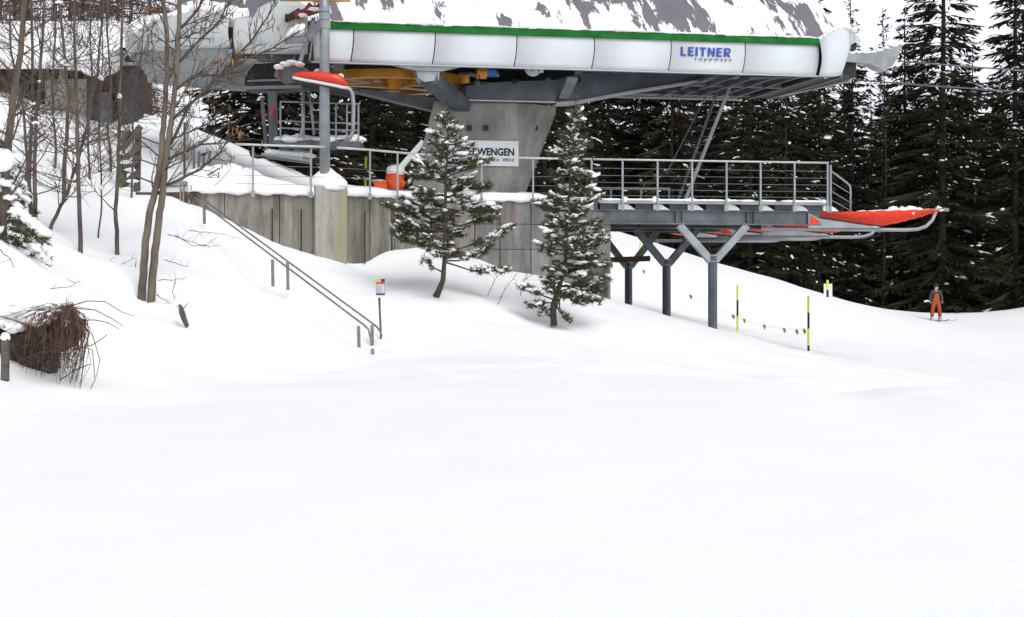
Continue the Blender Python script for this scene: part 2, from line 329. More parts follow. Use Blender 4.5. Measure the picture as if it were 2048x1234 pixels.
for j in range(XX.shape[0]):
    for i in range(XX.shape[1]):
        if 14<YY[j,i]<60 and -16<XX[j,i]<20:
            ZZ[j,i]+=.05*mnoise.fractal(Vector((XX[j,i]*.7,YY[j,i]*.7,0)),1.0,2.0,4)*min(1,(YY[j,i]-14)/10)
ny,nx=XX.shape; mb=MB(); mb.v=list(zip(XX.ravel(),YY.ravel(),ZZ.ravel()))
mb.f=[(j*nx+i,j*nx+i+1,(j+1)*nx+i+1,(j+1)*nx+i) for j in range(ny-1) for i in range(nx-1)]; mb.mi=[0]*len(mb.f)
o=mb.build('snow_ground',M['snow'],None,True); tag(o,kind='structure')

# mountain slope behind the forest
mb=MB(); gx=np.linspace(-260,420,110); gy=np.linspace(112,420,70)
for y in gy:
    for x in gx:
        t=(y-112)/308; h=-6+ t*150+ 26*t*math.sin(x*.02+1)+9*t**.5*mnoise.fractal(Vector((x*.018,y*.03,3)),1,2,5)*3
        mb.v.append((x,y,h))
n=len(gx); mb.f=[(j*n+i,j*n+i+1,(j+1)*n+i+1,(j+1)*n+i) for j in range(len(gy)-1) for i in range(n-1)]; mb.mi=[0]*len(mb.f)
tag(mb.build('mountain_slope',M['mount'],None,True),kind='structure')

# ------------------------------------------------------------ retaining wall and platform
ZP=3.38
plan=[(372,34.2),(400,34.4),(450,34.7),(500,35.0),(560,35.3),(627,35.55),(690,35.9),(740,36.3),(790,37.0),(840,37.75),(900,38.3),(950,38.65),(1000,38.8),(1062,38.95),(1130,39.1),(1196,39.3)]
PW=[Vector(((a-1024)/F*b,b,0)) for a,b in plan]
def wall_run(mb,pts,z0,z1,th=.35):
    for a,b in zip(pts[:-1],pts[1:]):
        d=(b-a).normalized(); nrm=Vector((-d.y,d.x,0))*th
        mb.hexa([(a.x,a.y,z0),(b.x,b.y,z0),(b.x+nrm.x,b.y+nrm.y,z0),(a.x+nrm.x,a.y+nrm.y,z0),(a.x,a.y,z1),(b.x,b.y,z1),(b.x+nrm.x,b.y+nrm.y,z1),(a.x+nrm.x,a.y+nrm.y,z1)])
rw=empty('retaining_wall',(PW[6].x,PW[6].y,0),'long stained concrete retaining wall holding up the snowy platform','wall')
segs=[(0,2),(2,4),(4,5),(6,7),(7,8),(8,9),(9,11)]
for a,b in segs:
    pts=[p.copy() for p in PW[a:b+1]]
    d=(pts[-1]-pts[-2]).normalized(); pts[-1]-=d*.02
    m_=MB(); wall_run(m_,pts,-.6,ZP); m_.build('wall_panel',M['conc'],rw)
m_=MB(); pts=[p+Vector((0,.06,0)) for p in PW[0:16]]; wall_run(m_,pts,-.6,ZP-.02,.28); m_.build('wall_core',M['steelv'],rw)
# block section on the right : individual cast blocks with joints
zr=[-.6,.35,1.25,2.1,2.75,ZP]
m_=MB()
for i in range(11,15):
    a,b=PW[i].copy(),PW[i+1].copy(); d=(b-a).normalized(); nrm=Vector((-d.y,d.x,0))
    for z0,z1 in zip(zr[:-1],zr[1:]):
        o_=nrm*random.uniform(0,.025); aa=a+d*.012+o_; bb=b-d*.012+o_
        wall_run(m_,[aa,bb],z0+.008,z1-.008,.35)
m_.build('block_panel',M['concb'],rw)
# side return wall and dark edge strip
m_=MB(); e=PW[-1]; m_.hexa([(e.x-.02,e.y+.0,-.8),(e.x+.33,e.y+.05,-.8),(e.x-.6,e.y+9,-.8),(e.x-1,e.y+9,-.8),(e.x-.02,e.y,ZP-.3),(e.x+.33,e.y+.05,ZP-.3),(e.x-.6,e.y+9,ZP-.3),(e.x-1,e.y+9,ZP-.3)])
m_.build('return_wall',M['concb'],rw)
m_=MB(); m_.box((e.x+.20,e.y-.08,.9),(.09,.10,1.9)); m_.build('edge_strip',M['steelv'],rw)
# pillar carrying the mast
pa,pb=PW[5],PW[6]; d=(pb-pa).normalized(); nr=Vector((-d.y,d.x,0))
m_=MB(); q=[pa-nr*.14,pb-nr*.14,pb+nr*.5,pa+nr*.5]
zb=[]; m_.hexa([(p.x,p.y,-.6) for p in q]+[(p.x,p.y,ZP+.17) for p in q]); m_.build('pillar',M['concp'],rw)
for px,Y in ((545,35.2),(603,35.42),(730,36.15),(784,36.9)):   # cracks / open joints as thin rods of shadowed sealant
    p=P(px,500,Y); m_=MB(); m_.box((p.x,p.y-.012,1.9),(.025,.02,2.2)); m_.build('joint',M['black'],rw)
# snow cap lying on the wall, ragged underside
def snow_cap(name,pts,z,hfun,overh,depth,seed,parent=None,step=.12):
    L=[0]
    for a,b in zip(pts[:-1],pts[1:]): L.append(L[-1]+(b-a).length)
    n=int(L[-1]/step); prof=12; m_=MB()
    for k in range(n+1):
        s=L[-1]*k/n; i=max(j for j in range(len(L)) if L[j]<=s+1e-9); i=min(i,len(pts)-2); t=(s-L[i])/(L[i+1]-L[i])
        c=pts[i].lerp(pts[i+1],t); d=(pts[i+1]-pts[i]).normalized(); nr=Vector((-d.y,d.x,0)); h=hfun(s/L[-1])*(1+.28*mnoise.noise(Vector((s*1.6,seed,0)))+.12*mnoise.noise(Vector((s*5,seed,2))))
        ov=overh*(1+.7*mnoise.noise(Vector((s*2.3,seed,5)))); dr=.05+.06*mnoise.noise(Vector((s*2.9,seed,9)))+.03*mnoise.noise(Vector((s*9,seed,9)))
        ring=[(-ov*.3,-dr*.4),(-ov*.8,-dr),(-ov*1.05,-dr*.2+.03),(-ov,h*.3),(-ov*.75,h*.62),(-ov*.2,h*.86),(depth*.25,h*1.0),(depth*.5,h*.97),(depth*.8,h*.8),(depth,h*.4),(depth,0),(depth*.3,-.02)]
        for a_,b_ in ring: m_.v.append((c.x+nr.x*a_,c.y+nr.y*a_,z+b_+ (0.015*mnoise.noise(Vector((s*7,a_*9,seed))))))
    for k in range(n):
        for j in range(prof): m_.f.append((k*prof+j,k*prof+(j+1)%prof,(k+1)*prof+(j+1)%prof,(k+1)*prof+j)); m_.mi.append(0)
    m_.f.append(tuple(range(prof)));m_.mi.append(0); m_.f.append(tuple(n*prof+j for j in range(prof-1,-1,-1)));m_.mi.append(0)
    return m_.build(name,M['snowload'],parent,True)
def h1(t):
    px=np.interp(t,[0,1],[372,627]); return float(np.interp(px,[372,395,420,460,500,560,600,627],[.25,.5,.62,.74,.56,.34,.24,.2]))
snow_cap('snow_cap',PW[0:6],ZP,h1,.12,1.5,1,rw)
snow_cap('snow_cap',PW[6:9],ZP,lambda t:.26-.1*t,.12,.9,2,rw)
snow_cap('snow_cap',PW[8:12],ZP,lambda t:.16,.08,.6,3,rw)
snow_cap('snow_cap',PW[11:16],ZP,lambda t:float(np.interp(t,[0,.1,.4,.6,1],[.12,.2,.22,.14,.1])),.05,.7,4,rw)
m_=MB(); c=(pa+pb)/2+nr*.17
rings=[(0.0,.44,-.08),(0,.47,-.0),(0,.46,.12),(0,.36,.24),(0,.22,.34),(0,.13,.42),(0,.05,.45)]
for _,r,z in rings:
    for k in range(20):
        a=2*math.pi*k/20; rr=r*(1+.10*mnoise.noise(Vector((math.cos(a)*1.5,math.sin(a)*1.5,z*3+4)))); m_.v.append((c.x+math.cos(a)*rr,c.y+math.sin(a)*rr*.8,ZP+.17+z+.05*mnoise.noise(Vector((a*2,z,0)))))
for i in range(len(rings)-1):
    for k in range(20): m_.f.append((i*20+k,i*20+(k+1)%20,(i+1)*20+(k+1)%20,(i+1)*20+k)); m_.mi.append(0)
m_.f.append(tuple(range(19,-1,-1)));m_.mi.append(0); m_.f.append(tuple(120+k for k in range(20)));m_.mi.append(0)
m_.build('snow_cone',M['snowload'],rw,True)
# platform top
m_=MB(); top=[p+Vector((0,.3,0)) for p in PW]; back=[(e.x-1,e.y+9),(-6,50),(-9.5,44),(-9.5,37)]
poly=[(p.x,p.y,ZP-.06) for p in top]+[(a,b,ZP-.06) for a,b in back]
m_.prism(poly,(0,0,.05)); tag(m_.build('platform_ground',M['snow']),kind='structure')
m_=MB()
for k in range(46):    # lumpy snow heaps on the platform form one ground surface
    px=random.uniform(395,1150); Y=random.uniform(37.5,43.5) if px<760 else random.uniform(41,46)
    p=P(px,400,Y); 
    if px<600 or Y>42: m_.blob((p.x,p.y,ZP-.05),(random.uniform(.5,1.3),random.uniform(.5,1.2),random.uniform(.08,.28)),k,.25,2)
tag(m_.build('platform_snow',M['snow'],None,True),kind='structure')

# ------------------------------------------------------------ lift station
ZB,ZT,ZG=6.69,7.50,7.65; VF,VB=-1.0,4.75; VC=(VF+VB)/2
st=empty('lift_station',S(-4,VC,ZP),'long white and green chairlift station on a leaning concrete pylon','lift station')
def bandprof(t): # t 0 bottom..1 top -> outward bulge
    return .02+.075*math.sin(math.pi*(.12+.8*t))
def fascia(u0,u1,v,sgn,z0=ZB,z1=ZT,n=8,th=.03):
    m_=MB()
    for k in range(n+1):
        t=k/n; b=bandprof(t)*sgn; z=z0+(z1-z0)*t
        for u in (u0,u1): m_.v.append(tuple(S(u-.08*(1-t)**2+.0,v-b,z)))
        for u in (u0,u1): m_.v.append(tuple(S(u-.08*(1-t)**2,v-b+th*sgn,z)))
    for k in range(n):
        a=4*k; b=4*(k+1)
        for q in ((a,a+1,b+1,b),(a+3,a+2,b+2,b+3),(a,b,b+2,a+2),(a+1,a+3,b+3,b+1)): m_.f.append(q);m_.mi.append(0)
    m_.f.append((0,2,3,1));m_.mi.append(0);e_=4*n;m_.f.append((e_,e_+1,e_+3,e_+2));m_.mi.append(0)
    return m_
UJ=[SU(x,VF) for x in (622,707,870,1033,1188,1341,1489,1637)]
for a,b in zip(UJ[:-1],UJ[1:]): fascia(a+.014,b-.014,VF,1).build('fascia_panel',M['white'],st,True)
m_=fascia(UJ[0]+.03,UJ[-1]-.03,VF+.05,1,ZB+.03); m_.build('seam_backing',M['black'],st,True)
for a,b in zip(UJ[:-1],UJ[1:]): fascia(a+.02,b-.02,VB,-1).build('fascia_panel',M['white'],st,True)
m_=MB(); ug=SU(655,VF)
N_=60
for k in range(N_):
    a=ug+(UJ[-1]-ug)*k/N_; b=ug+(UJ[-1]-ug)*(k+1)/N_-.0005
m_.sbox(ug,UJ[-1]-.02,VF-.12,VF+.05,ZT-.01,ZG); m_.build('green_strip',M['green'],st)
# thin white drip edge below the panels
m_=MB(); m_.sbox(UJ[0],UJ[-1],VF-.02,VF+.06,ZB-.035,ZB-.002); m_.build('lower_edge',M['white'],st)
m_=MB(); m_.sbox(UJ[0],UJ[-1],VB-.06,VB+.02,ZB-.04,ZB-.002); m_.build('lower_edge',M['white'],st)
# panel lettering
u,z=SUZ(1362,113.5,VF-.17)
xd=(CA,SA,0); yd=Vector((SA*-.10*0,0,1))
def strokes(word,name,mt,parent,org,h,wtot,sw,v_th=.008,gap=.17):
    G_={'L':(.56,[[(0,0),(sw,0),(sw,1),(0,1)],[(sw,0),(.56,0),(.56,.18),(sw,.18)]]),
        'E':(.58,[[(0,0),(sw,0),(sw,1),(0,1)],[(sw,0),(.58,0),(.58,.18),(sw,.18)],[(sw,.41),(.52,.41),(.52,.59),(sw,.59)],[(sw,.82),(.58,.82),(.58,1),(sw,1)]]),
        'I':(sw,[[(0,0),(sw,0),(sw,1),(0,1)]]),
        'T':(.66,[[(.33-sw/2,0),(.33+sw/2,0),(.33+sw/2,.82),(.33-sw/2,.82)],[(0,.82),(.66,.82),(.66,1),(0,1)]]),
        'N':(.70,[[(0,0),(sw*.9,0),(sw*.9,1),(0,1)],[(.70-sw*.9,0),(.70,0),(.70,1),(.70-sw*.9,1)],[(sw*.9,1),(sw*.9,.66),(.70-sw*.9,0),(.70-sw*.9,.34)]]),
        'R':(.66,[[(0,0),(sw,0),(sw,1),(0,1)],[(sw,.83),(.42,.83),(.52,.72),(.64,.86),(.52,1),(sw,1)],[(.52,.72),(.52,.62),(.66,.56),(.66,.80),(.64,.86)],[(sw,.37),(.50,.37),(.62,.46),(.66,.56),(.52,.62),(.44,.54),(sw,.54)],[(.22,.37),(.45,0),(.69,0),(.44,.37)]])}
    tot=sum(G_[c][0] for c in word)+gap*(len(word)-1); sx=wtot/(tot*h); x=0
    for c in word:
        wd,pl=G_[c]; m_=MB()
        for q in pl: m_.prism([Vector(org)+Vector((CA,SA,0))*((x+a+b*.03)*h*sx)+Vector((0,0,b*h)) for a,b in q],Vector((-SA,CA,0))*v_th)
        o_=m_.build('letter',mt,parent); x+=wd+gap
strokes('LEITNER','lettering',M['blue'],st,S(SU(1361,VF-.125),VF-.125,SUZ(1361,111.2,VF-.125)[1]),.232,1.36,.22)
text_mesh('lettering','ropeways',.125,M['black'],st,S(SU(1390,VF-.12),VF-.125,SUZ(1390,120.2,VF-.12)[1]),xd,(0,0,1),off=-.001,width=.99,thick=.006,spacing=1.3)
text_mesh('lettering','®',.05,M['greyp'],st,S(SU(1468,VF-.12),VF-.125,SUZ(1468,101,VF-.12)[1]),xd,(0,0,1),thick=.005)
# roof: arched sheet, hipped at the ends
m_=MB(); uv=[]; nu,nv=90,22
U0,U1=-14.2,UJ[-1]+1.25
for i in range(nu+1):
    t=i/nu; u=U0+(U1-U0)*t
    el=min(1,(u-U0)/4.2); er=min(1,(U1-u)/1.3); k=math.sqrt(max(0,1-(1-el)**2))*(1-(1-er)**1.7)
    hw=2.86*(.12+.88*math.sqrt(max(0,1-(1-el)**2))) *(1-.10*(1-er)**2)
    for j in range(nv+1):
        s=j/nv*2-1; vv=VC+s*hw; h=(1-abs(s)**2.1)*(2.35)*(.0+1.0*k)
        zz=ZG+.03+h; m_.v.append(tuple(S(u,vv,zz))); uv.append((u+.45*(1-abs(s))*2,j*.30))
for i in range(nu):
    for j in range(nv): a=i*(nv+1)+j; m_.f.append((a,a+nv+1,a+nv+2,a+1)); m_.mi.append(0)
m_.build('roof',M['roof'],st,True,uv=uv)
# ceiling panel closing the roof from below (dark)
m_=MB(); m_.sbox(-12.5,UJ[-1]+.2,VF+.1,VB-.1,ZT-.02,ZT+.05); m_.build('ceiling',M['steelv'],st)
# snow lip on the eave
m_=MB()
k=ug
while k<UJ[-1]+.2:
    w=random.uniform(.05,.35); h=random.uniform(.015,.045)
    if random.random()<.9: m_.blob(S(k,VF-.04,ZG+.02),(w,.10,h),k,.5,2,Matrix.Rotation(A,3,'Z'))
    k+=w*random.uniform(.6,1.1)
m_.build('eave_snow',M['snowload'],st,True)
# left rounded end shell
def shell_pt(th): # th 0 -> front side tangent, pi -> far side
    return (UJ[0]-.0-4.35*math.sin(th), VC-(VC-VF)*math.cos(th)) if True else None
def shell_top(px): return float(np.interp(px,[285,300,350,400,470,508,520,545,575,600,625],[58,50,30,22,35,38,16,4,0,5,22]))
def shell(th0,th1,lo,hi,name,mt,n=30,topfun=None,inset=0):
    m_=MB(); rows=9
    for i in range(n+1):
        th=th0+(th1-th0)*i/n; u,v=shell_pt(th); w=S(u,v,0); px=1024+F*w.x/w.y
        zt=hi if topfun is None else CZ+(HY-topfun(px))/F*w.y
        for r in range(rows+1):
            t=r/rows; b=lo[1]+(inset-lo[1])*t if False else 0
            z=lo[0]+(zt-lo[0])*t; bulge=lo[1](t); 
            cx,cy=UJ[0],VC; du,dv=u-cx,v-cy; s=1+bulge/ max(.5,math.hypot(du,dv))
            m_.v.append(tuple(S(cx+du*s,cy+dv*s,z)))
    for i in range(n):
        for r in range(rows): a=i*(rows+1)+r; m_.f.append((a,a+1,a+rows+2,a+rows+1)); m_.mi.append(0)
    ob=m_.build(name,mt,st,True); md=ob.modifiers.new('s','SOLIDIFY'); md.thickness=.04; md.offset=0; return ob
bl=lambda t:.18*math.sin(math.pi*(.1+.8*t))
shell(.02,.42,(6.84,bl),None,'end_shell',M['shell'],topfun=shell_top)
shell(.45,1.0,(7.0,bl),None,'end_shell',M['shell'],topfun=shell_top)
shell(1.02,2.0,(7.05,bl),None,'end_shell',M['shell'],topfun=lambda p:min(shell_top(p),60))
shell(2.02,3.1,(6.57,bl),8.1,'end_shell',M['white'])
shell(.50,1.75,(6.48,lambda t:-.5*(1-t)),7.06,'lower_shell',M['shell_shade'])
# snow on top of shell
m_=MB()
for i in range(16):
    th=.5+1.3*i/15; u,v=shell_pt(th); w=S(u,v,0); px=1024+F*w.x/w.y
    m_.blob(S(u+.25,v+.25,CZ+(HY-shell_top(px))/F*w.y+.0),(.5,.4,.22+.08*math.sin(i)),i,.3,2)
m_.build('shell_snow',M['snowload'],st,True)
# dark wedge gap near the left end of the front side
m_=MB(); m_.add([SP(621,122,VF-.19),SP(628,122,VF-.19),SP(626,76,VF-.21)],[(0,1,2)]); ob=m_.build('panel_gap',M['black'],st); ob.modifiers.new('s','SOLIDIFY').thickness=.01
# right end cap: white flared shell with a dark opening
m_=MB()
def capring(px_top,py_top,px_bot,py_bot,v): return (px_top,py_top,px_bot,py_bot,v)
rings=[(1638,80,1637,153,VF-.10),(1660,66,1655,153,VF-.13),(1680,56,1668,152.5,VF-.12),(1692,54,1680,150,VF-.02),(1696,58,1690,120,VF+.2)]
for (a,b,c_,d_,v) in rings:
    for r in range(9):
        t=r/8; px=c_+(a-c_)*t+ (6*math.sin(math.pi*t)); py=d_+(b-d_)*t; m_.v.append(tuple(SP(px,py,v-.1*math.sin(math.pi*t))))
for i in range(len(rings)-1):
    for r in range(8): a=i*9+r; m_.f.append((a,a+9,a+10,a+1)); m_.mi.append(0)
ob=m_.build('end_cap',M['white'],st,True); md=ob.modifiers.new('s','SOLIDIFY'); md.thickness=.04; md.offset=1
ue=SU(1700,VF+.9)
m_=MB(); m_.sbox(UJ[-1]+.1,ue-.10,VF+.3,VB-.3,ZB+.02,ZT+.15); m_.build('end_opening_dark',M['black'],st)  # black box paints in the shade inside the open station end
m_=MB(); m_.prism([SP(a,b,VF+.25) for a,b in ((1693,56),(1704,60),(1720,90),(1711,84),(1696,93),(1687,104))],Vector(S(0,.6,0))-Vector(S(0,0,0))); m_.build('end_brow',M['white'],st)
m_=MB(); m_.blob(SP(1712,74,VF+.4),(.12,.3,.10),3,.3,1); m_.blob(SP(1704,62,VF+.4),(.14,.3,.08),4,.3,1); m_.build('guide_snow',M['snowload'],st,True)
m_=MB(); m_.bar(SP(1560,190,3.6),SP(1700,160,.6),.08,.10); m_.bar(SP(1700,160,.6),SP(1712,126,.4),.06,.08); m_.bar(SP(1650,156,VF+.4),SP(1712,126,.4),.05,.05)
m_.build('lower_edge',M['white'],st)
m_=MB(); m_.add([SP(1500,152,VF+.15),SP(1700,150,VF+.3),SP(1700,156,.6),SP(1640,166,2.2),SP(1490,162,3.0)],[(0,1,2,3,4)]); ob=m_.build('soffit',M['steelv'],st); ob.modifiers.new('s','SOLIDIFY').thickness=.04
# end guide (horn shaped snow covered rope funnel)
m_=MB(); v=-.82
poly=[(1692,108),(1740,108),(1756,104),(1780,96),(1806,89),(1797,112),(1788,128),(1772,142),(1758,137),(1740,127),(1692,123)]
m_.prism([SP(a,b,v) for a,b in poly],Vector(S(0,.42,0))-Vector(S(0,0,0))); m_.build('rope_guide',M['steel'],st)
m_=MB()
for a,b in ((1700,108),(1712,106),(1728,107),(1742,106),(1756,103),(1770,98),(1785,93),(1797,89)): m_.blob(SP(a,b,v+.2),(.15,.22,.06),a,.3,1)
for a in range(1640,1700,9): m_.blob(SP(a,float(np.interp(a,[1640,1660,1682,1700],[79,66,54,55])),VF+.0),(.12,.16,.07),a,.3,1)
m_.build('guide_snow',M['snowload'],st,True)
# under frame: transverse joists, long beams
m_=MB()
for px in (1440,1480,1520,1560,1600,1640,1680):
    u=SU(px,VF+.2); m_.sbox(u,u+.07,VF+.15,VB-.3,ZB-.02,ZB+.10)
m_.sbox(-12,UJ[-1]+.3,VF+.45,VF+.6,ZB+.02,ZB+.22); m_.sbox(-12,UJ[-1],VB-.8,VB-.65,ZB+.0,ZB+.22); m_.sbox(-2,UJ[-1]+.2,VC-.1,VC+.1,ZB+.0,ZB+.2)
m_.build('underframe',M['steeld'],st)
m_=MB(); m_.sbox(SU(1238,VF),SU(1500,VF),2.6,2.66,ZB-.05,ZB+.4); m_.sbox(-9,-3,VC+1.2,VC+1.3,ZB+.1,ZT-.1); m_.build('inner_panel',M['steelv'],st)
# main box beams
def vprism(pxs,v0,v1,name,mt,ref=None):
    m_=MB(); pts=[SP(a,b,v0) for a,b in pxs]; m_.prism(pts,Vector(S(0,v1-v0,0))-Vector(S(0,0,0))); return m_.build(name,mt,st)
vprism([(932,172),(1012,163),(1122,160),(1110,205),(932,205)],.75,2.6,'saddle_beam',M['steelb'])
vprism([(1112,160),(1160,146),(1460,146),(1455,152),(1280,180),(1150,205),(1108,207)],1.0,1.5,'main_beam',M['steelb'])
vprism([(1112,204),(1150,202),(1280,178),(1455,150),(1455,153.5),(1280,181.5),(1150,206.5),(1112,208)],.85,1.6,'beam_flange',M['steel'])
vprism([(700,180),(735,179),(880,196),(932,200),(932,222),(880,224)],1.6,2.1,'main_beam',M['steeld'])
# front arms
m_=MB(); a=SP(858,158,VF+.2); b=SP(925,212,.85); m_.bar(a,b,.45,.30); m_.build('support_arm',M['steelb'],st)
m_=MB(); m_.prism([SP(832,138,VF+.1),SP(880,140,VF+.1),SP(878,160,VF+.1),SP(850,164,VF+.1),SP(836,155,VF+.1)],Vector(S(0,.5,0))-Vector(S(0,0,0))); m_.build('support_bracket',M['steel'],st)
m_=MB(); m_.prism([SP(770,126,VF+.05),SP(930,132,VF+.05),SP(885,142,VF+.05),SP(835,141,VF+.05)],Vector(S(0,.2,0))-Vector(S(0,0,0))); m_.build('support_bracket',M['steel'],st)
m_=MB(); m_.bar(SP(1128,195,.8),SP(1145,156,VF+.5),.28,.06); m_.build('support_arm',M['steel'],st)
for a,b in ((955,166),(1029,163),(1096,161),(1157,159)):
    p=SP(a,b,.75 if a<1115 else .98); m_=MB(); m_.tube([p,p-Vector(S(0,.03,0))+Vector(S(0,0,0))],.075,14); m_.tube([p,p-Vector(S(0,.05,0))+Vector(S(0,0,0))],.05,12); m_.build('bolt',M['steeld'] if a in (955,1096) else M['black'],st)
# concrete pylon, leaning, with bevelled right flank
m_=MB()
zt=SUZ(1000,206,.9)[1]; zl=ZP-.1
bl_=[(870,206),(1050,207),(1112,207)]; bb=[(812,410),(1000,410),(1038,410)]
def pt(px,v,z):
    return S(SU(px,v),v,z)
top=[pt(868,.9,zt),pt(1068,.9,zt),pt(1112,1.6,zt),pt(1112,3.1,zt),pt(868,3.1,zt)]
bot=[pt(815,.9,zl),pt(998,.9,zl),pt(1040,1.6,zl),pt(1040,3.1,zl),pt(815,3.1,zl)]
m_.add(bot+top,[(4,3,2,1,0),(5,6,7,8,9)]+[(i,(i+1)%5,(i+1)%5+5,i+5) for i in range(5)]); m_.build('pylon',M['pylon'],st)
for px in (903,939,972,1071):
    p=SP(px,256,.9 if px<1060 else 1.3); m_=MB(); m_.box((p.x,p.y-.04,p.z),(.11,.12,.13),A); m_.build('cable_duct',M['black'],st)
m_=MB(); m_.sbox(SU(931,.7),SU(1110,.7),.66,.70,SUZ(1000,203,.7)[1],SUZ(1000,201,.7)[1]); m_.build('gutter',M['pipe'],st)
# bull wheel with spokes
bw=S(SU(775,2.0),2.0,ZB-.12); m_=MB()
def ringm(m_,c,r0,r1,z0,z1,n=48):
    vs=[]
    for k in range(n):
        a=2*math.pi*k/n
        for r,z in ((r0,z0),(r1,z0),(r1,z1),(r0,z1)): vs.append(c+Vector((math.cos(a)*r,math.sin(a)*r,z)))
    fs=[]
    for k in range(n):
        a=4*k; b=4*((k+1)%n)
        for j in range(4): fs.append((a+j,a+(j+1)%4,b+(j+1)%4,b+j))
    m_.add(vs,fs)
ringm(m_,bw,1.75,2.05,-.1,.12); wheel=m_.build('bullwheel',M['yellow'],st)
m_=MB(); m_.tube([bw+Vector((0,0,-.22)),bw+Vector((0,0,.25))],.35,20); m_.build('hub',M['yellow'],wheel)
for k in range(8):
    a=math.pi*2*k/8+.2; m_=MB(); m_.bar(bw+Vector((math.cos(a)*.3,math.sin(a)*.3,0)),bw+Vector((math.cos(a)*2.02,math.sin(a)*1.77,0)),.26,.12); m_.build('spoke',M['yellow'],wheel)
vprism([(690,146),(760,140),(905,150),(905,158),(820,172),(775,178),(690,172)],1.5,1.8,'drive_frame',M['yellow'])
vprism([(690,128),(830,134),(905,140),(905,147),(830,142),(760,138),(690,142)],1.45,1.9,'drive_cover',M['steelv'])
m_=MB()
for a,b,c_,d_ in ((690,157,760,160),(690,163,765,163),(690,168,740,166),(730,148,775,158),(810,158,832,154),(880,152,905,150),(700,172,860,180)):
    m_.bar(SP(a,b,1.42),SP(c_,d_,1.42),.03,.035)
m_.build('drive_stay',M['pipe'],st)
vprism([(776,158),(815,158),(815,164),(803,166),(803,178),(778,178)],1.2,1.45,'gear_casing',M['yellow'])
# drive motor group
m_=MB(); m_.tube([SP(952,145,.2),SP(972,145,.2)],.17,14); m_.tube([SP(930,151,.1),SP(930,166,.1)],.12,12); m_.build('gearbox',M['yellow'],st)
m_=MB(); m_.tube([SP(972,142,.2),SP(991,142,.2)],.16,16); m_.build('motor',M['motor'],st)
m_=MB(); m_.tube([SP(991,148,.2),SP(997,148,.2)],.08,12); m_.tube([SP(918,150,.1),SP(940,148,.1),SP(952,150,.1)],.07,8); m_.build('coupling',M['steeld'],st)
m_=MB(); m_.tube([SP(958,150,.05),SP(960,160,.05),SP(950,166,.05),SP(936,165,.05),SP(930,158,.05)],.015,6); m_.build('hose',M['black'],st)
m_=MB(); c=SP(1067,135,VF+.5); n=24
m_.tube([c,c+Vector((-SA*.1,CA*.1,0))],.22,24); m_.build('sheave',M['pipe'],st)
m_=MB(); m_.box(SP(1071,138,VF+.42),(.10,.04,.16),A); m_.box(SP(1083,139,VF+.42),(.10,.04,.16),A); m_.build('sheave_bracket',M['white'],st)
# ladder from the platform up to the station
ld=empty('access_ladder',SP(1365,405,2.3),'steep grey steel access ladder leaning up to the station underside','ladder')
a1,b1=SP(1355,404,2.7),SP(1443,160,2.7); a2,b2=SP(1369,404,2.0),SP(1466,158,2.0)
m_=MB(); m_.bar(a1,b1,.05,.07); m_.build('stringer',M['steeld'],ld); m_=MB(); m_.bar(a2,b2,.06,.09); m_.build('stringer',M['steel'],ld)
for k in range(1,15):
    t=k/15; m_=MB(); m_.bar(a1.lerp(b1,t),a2.lerp(b2,t),.06,.02); m_.build('rung',M['steeld'],ld)
m_=MB(); o_=Vector((-.35,.2,.0)); m_.tube([a1+o_+Vector((.05,0,.8)),b1+o_*.6],.02,6); m_.build('handrail',M['steeld'],ld)
# sign board
sg=empty('station_sign',SP(960,332,.86),'white station name board on the concrete pylon, half hidden by the pine','sign')
m_=MB(); m_.sbox(SU(884,.84),SU(1037,.84),.84,.89,SUZ(960,331.5,.84)[1],SUZ(960,281,.84)[1]); m_.build('board',M['white'],sg)
zl_=SUZ(1028,311,.84)[1]
text_mesh('lettering','INNERWENGEN',.262,M['black'],sg,S(SU(1028.5,.83),.833,zl_),xd,(0,0,1),off=.009,width=1.66,align='RIGHT',thick=.004)
text_mesh('lettering','1510 m   4954 ft',.125,M['black'],sg,S(SU(1028,.83),.833,SUZ(1028,323.5,.84)[1]),xd,(0,0,1),width=.70,align='RIGHT',thick=.004)

# ------------------------------------------------------------ ropes to the right
for px,py,pv,lab in ((1795,122,.5,'upper haul rope running from the rope guide to the right'),(1712,160,.8,'lower haul rope running from under the station end to the right')):
    a=SP(px,py,pv); ob=MB(); pts=[]
    for k in range(13):
        t=k/12; pts.append(a+Vector((26*t,5.5*t,-.02*t-1.3*t*(1-t))))
    ob.tube(pts,.024,6); tag(ob.build('haul_rope',M['steeld'],None,True),lab,'rope')

# ------------------------------------------------------------ steel deck on V columns
dk=empty('boarding_deck',S(0,0,0),'grey steel boarding deck standing on three V-headed columns','deck')
ul,ur=SU(1198,0),SU(1640,0)
def girder(u0,u1,v,z0,z1,w=.22):
    m_=MB(); m_.sbox(u0,u1,v-.015,v+.015,z0+.03,z1-.03); m_.sbox(u0,u1,v-w/2,v+w/2,z0,z0+.03); m_.sbox(u0,u1,v-w/2,v+w/2,z1-.03,z1)
    for px in ((1350,1363),(1492,1506)):
        for p in px: u=SU(p,0); m_.sbox(u-.008,u+.008,v-w/2+.01,v-.017,z0+.031,z1-.031)
    return m_
for v in (0,3.9,7.8): girder(ul-.2,ur,v,2.77,3.15).build('girder',M['steeld'],dk)
m_=MB(); m_.sbox(ul-.1,ur+.1,-.32,-.27,3.30,3.40); m_.build('edge_beam',M['steel'],dk)
k=ul+.1; 
joists=[SU(p,-.2) for p in (1240,1310,1379,1452,1521,1589,1650)]
for u in joists:
    m_=MB(); m_.sbox(u-.5,u-.02,-.06,8.3,3.152,3.33); m_.build('joist',M['steelb'],dk)
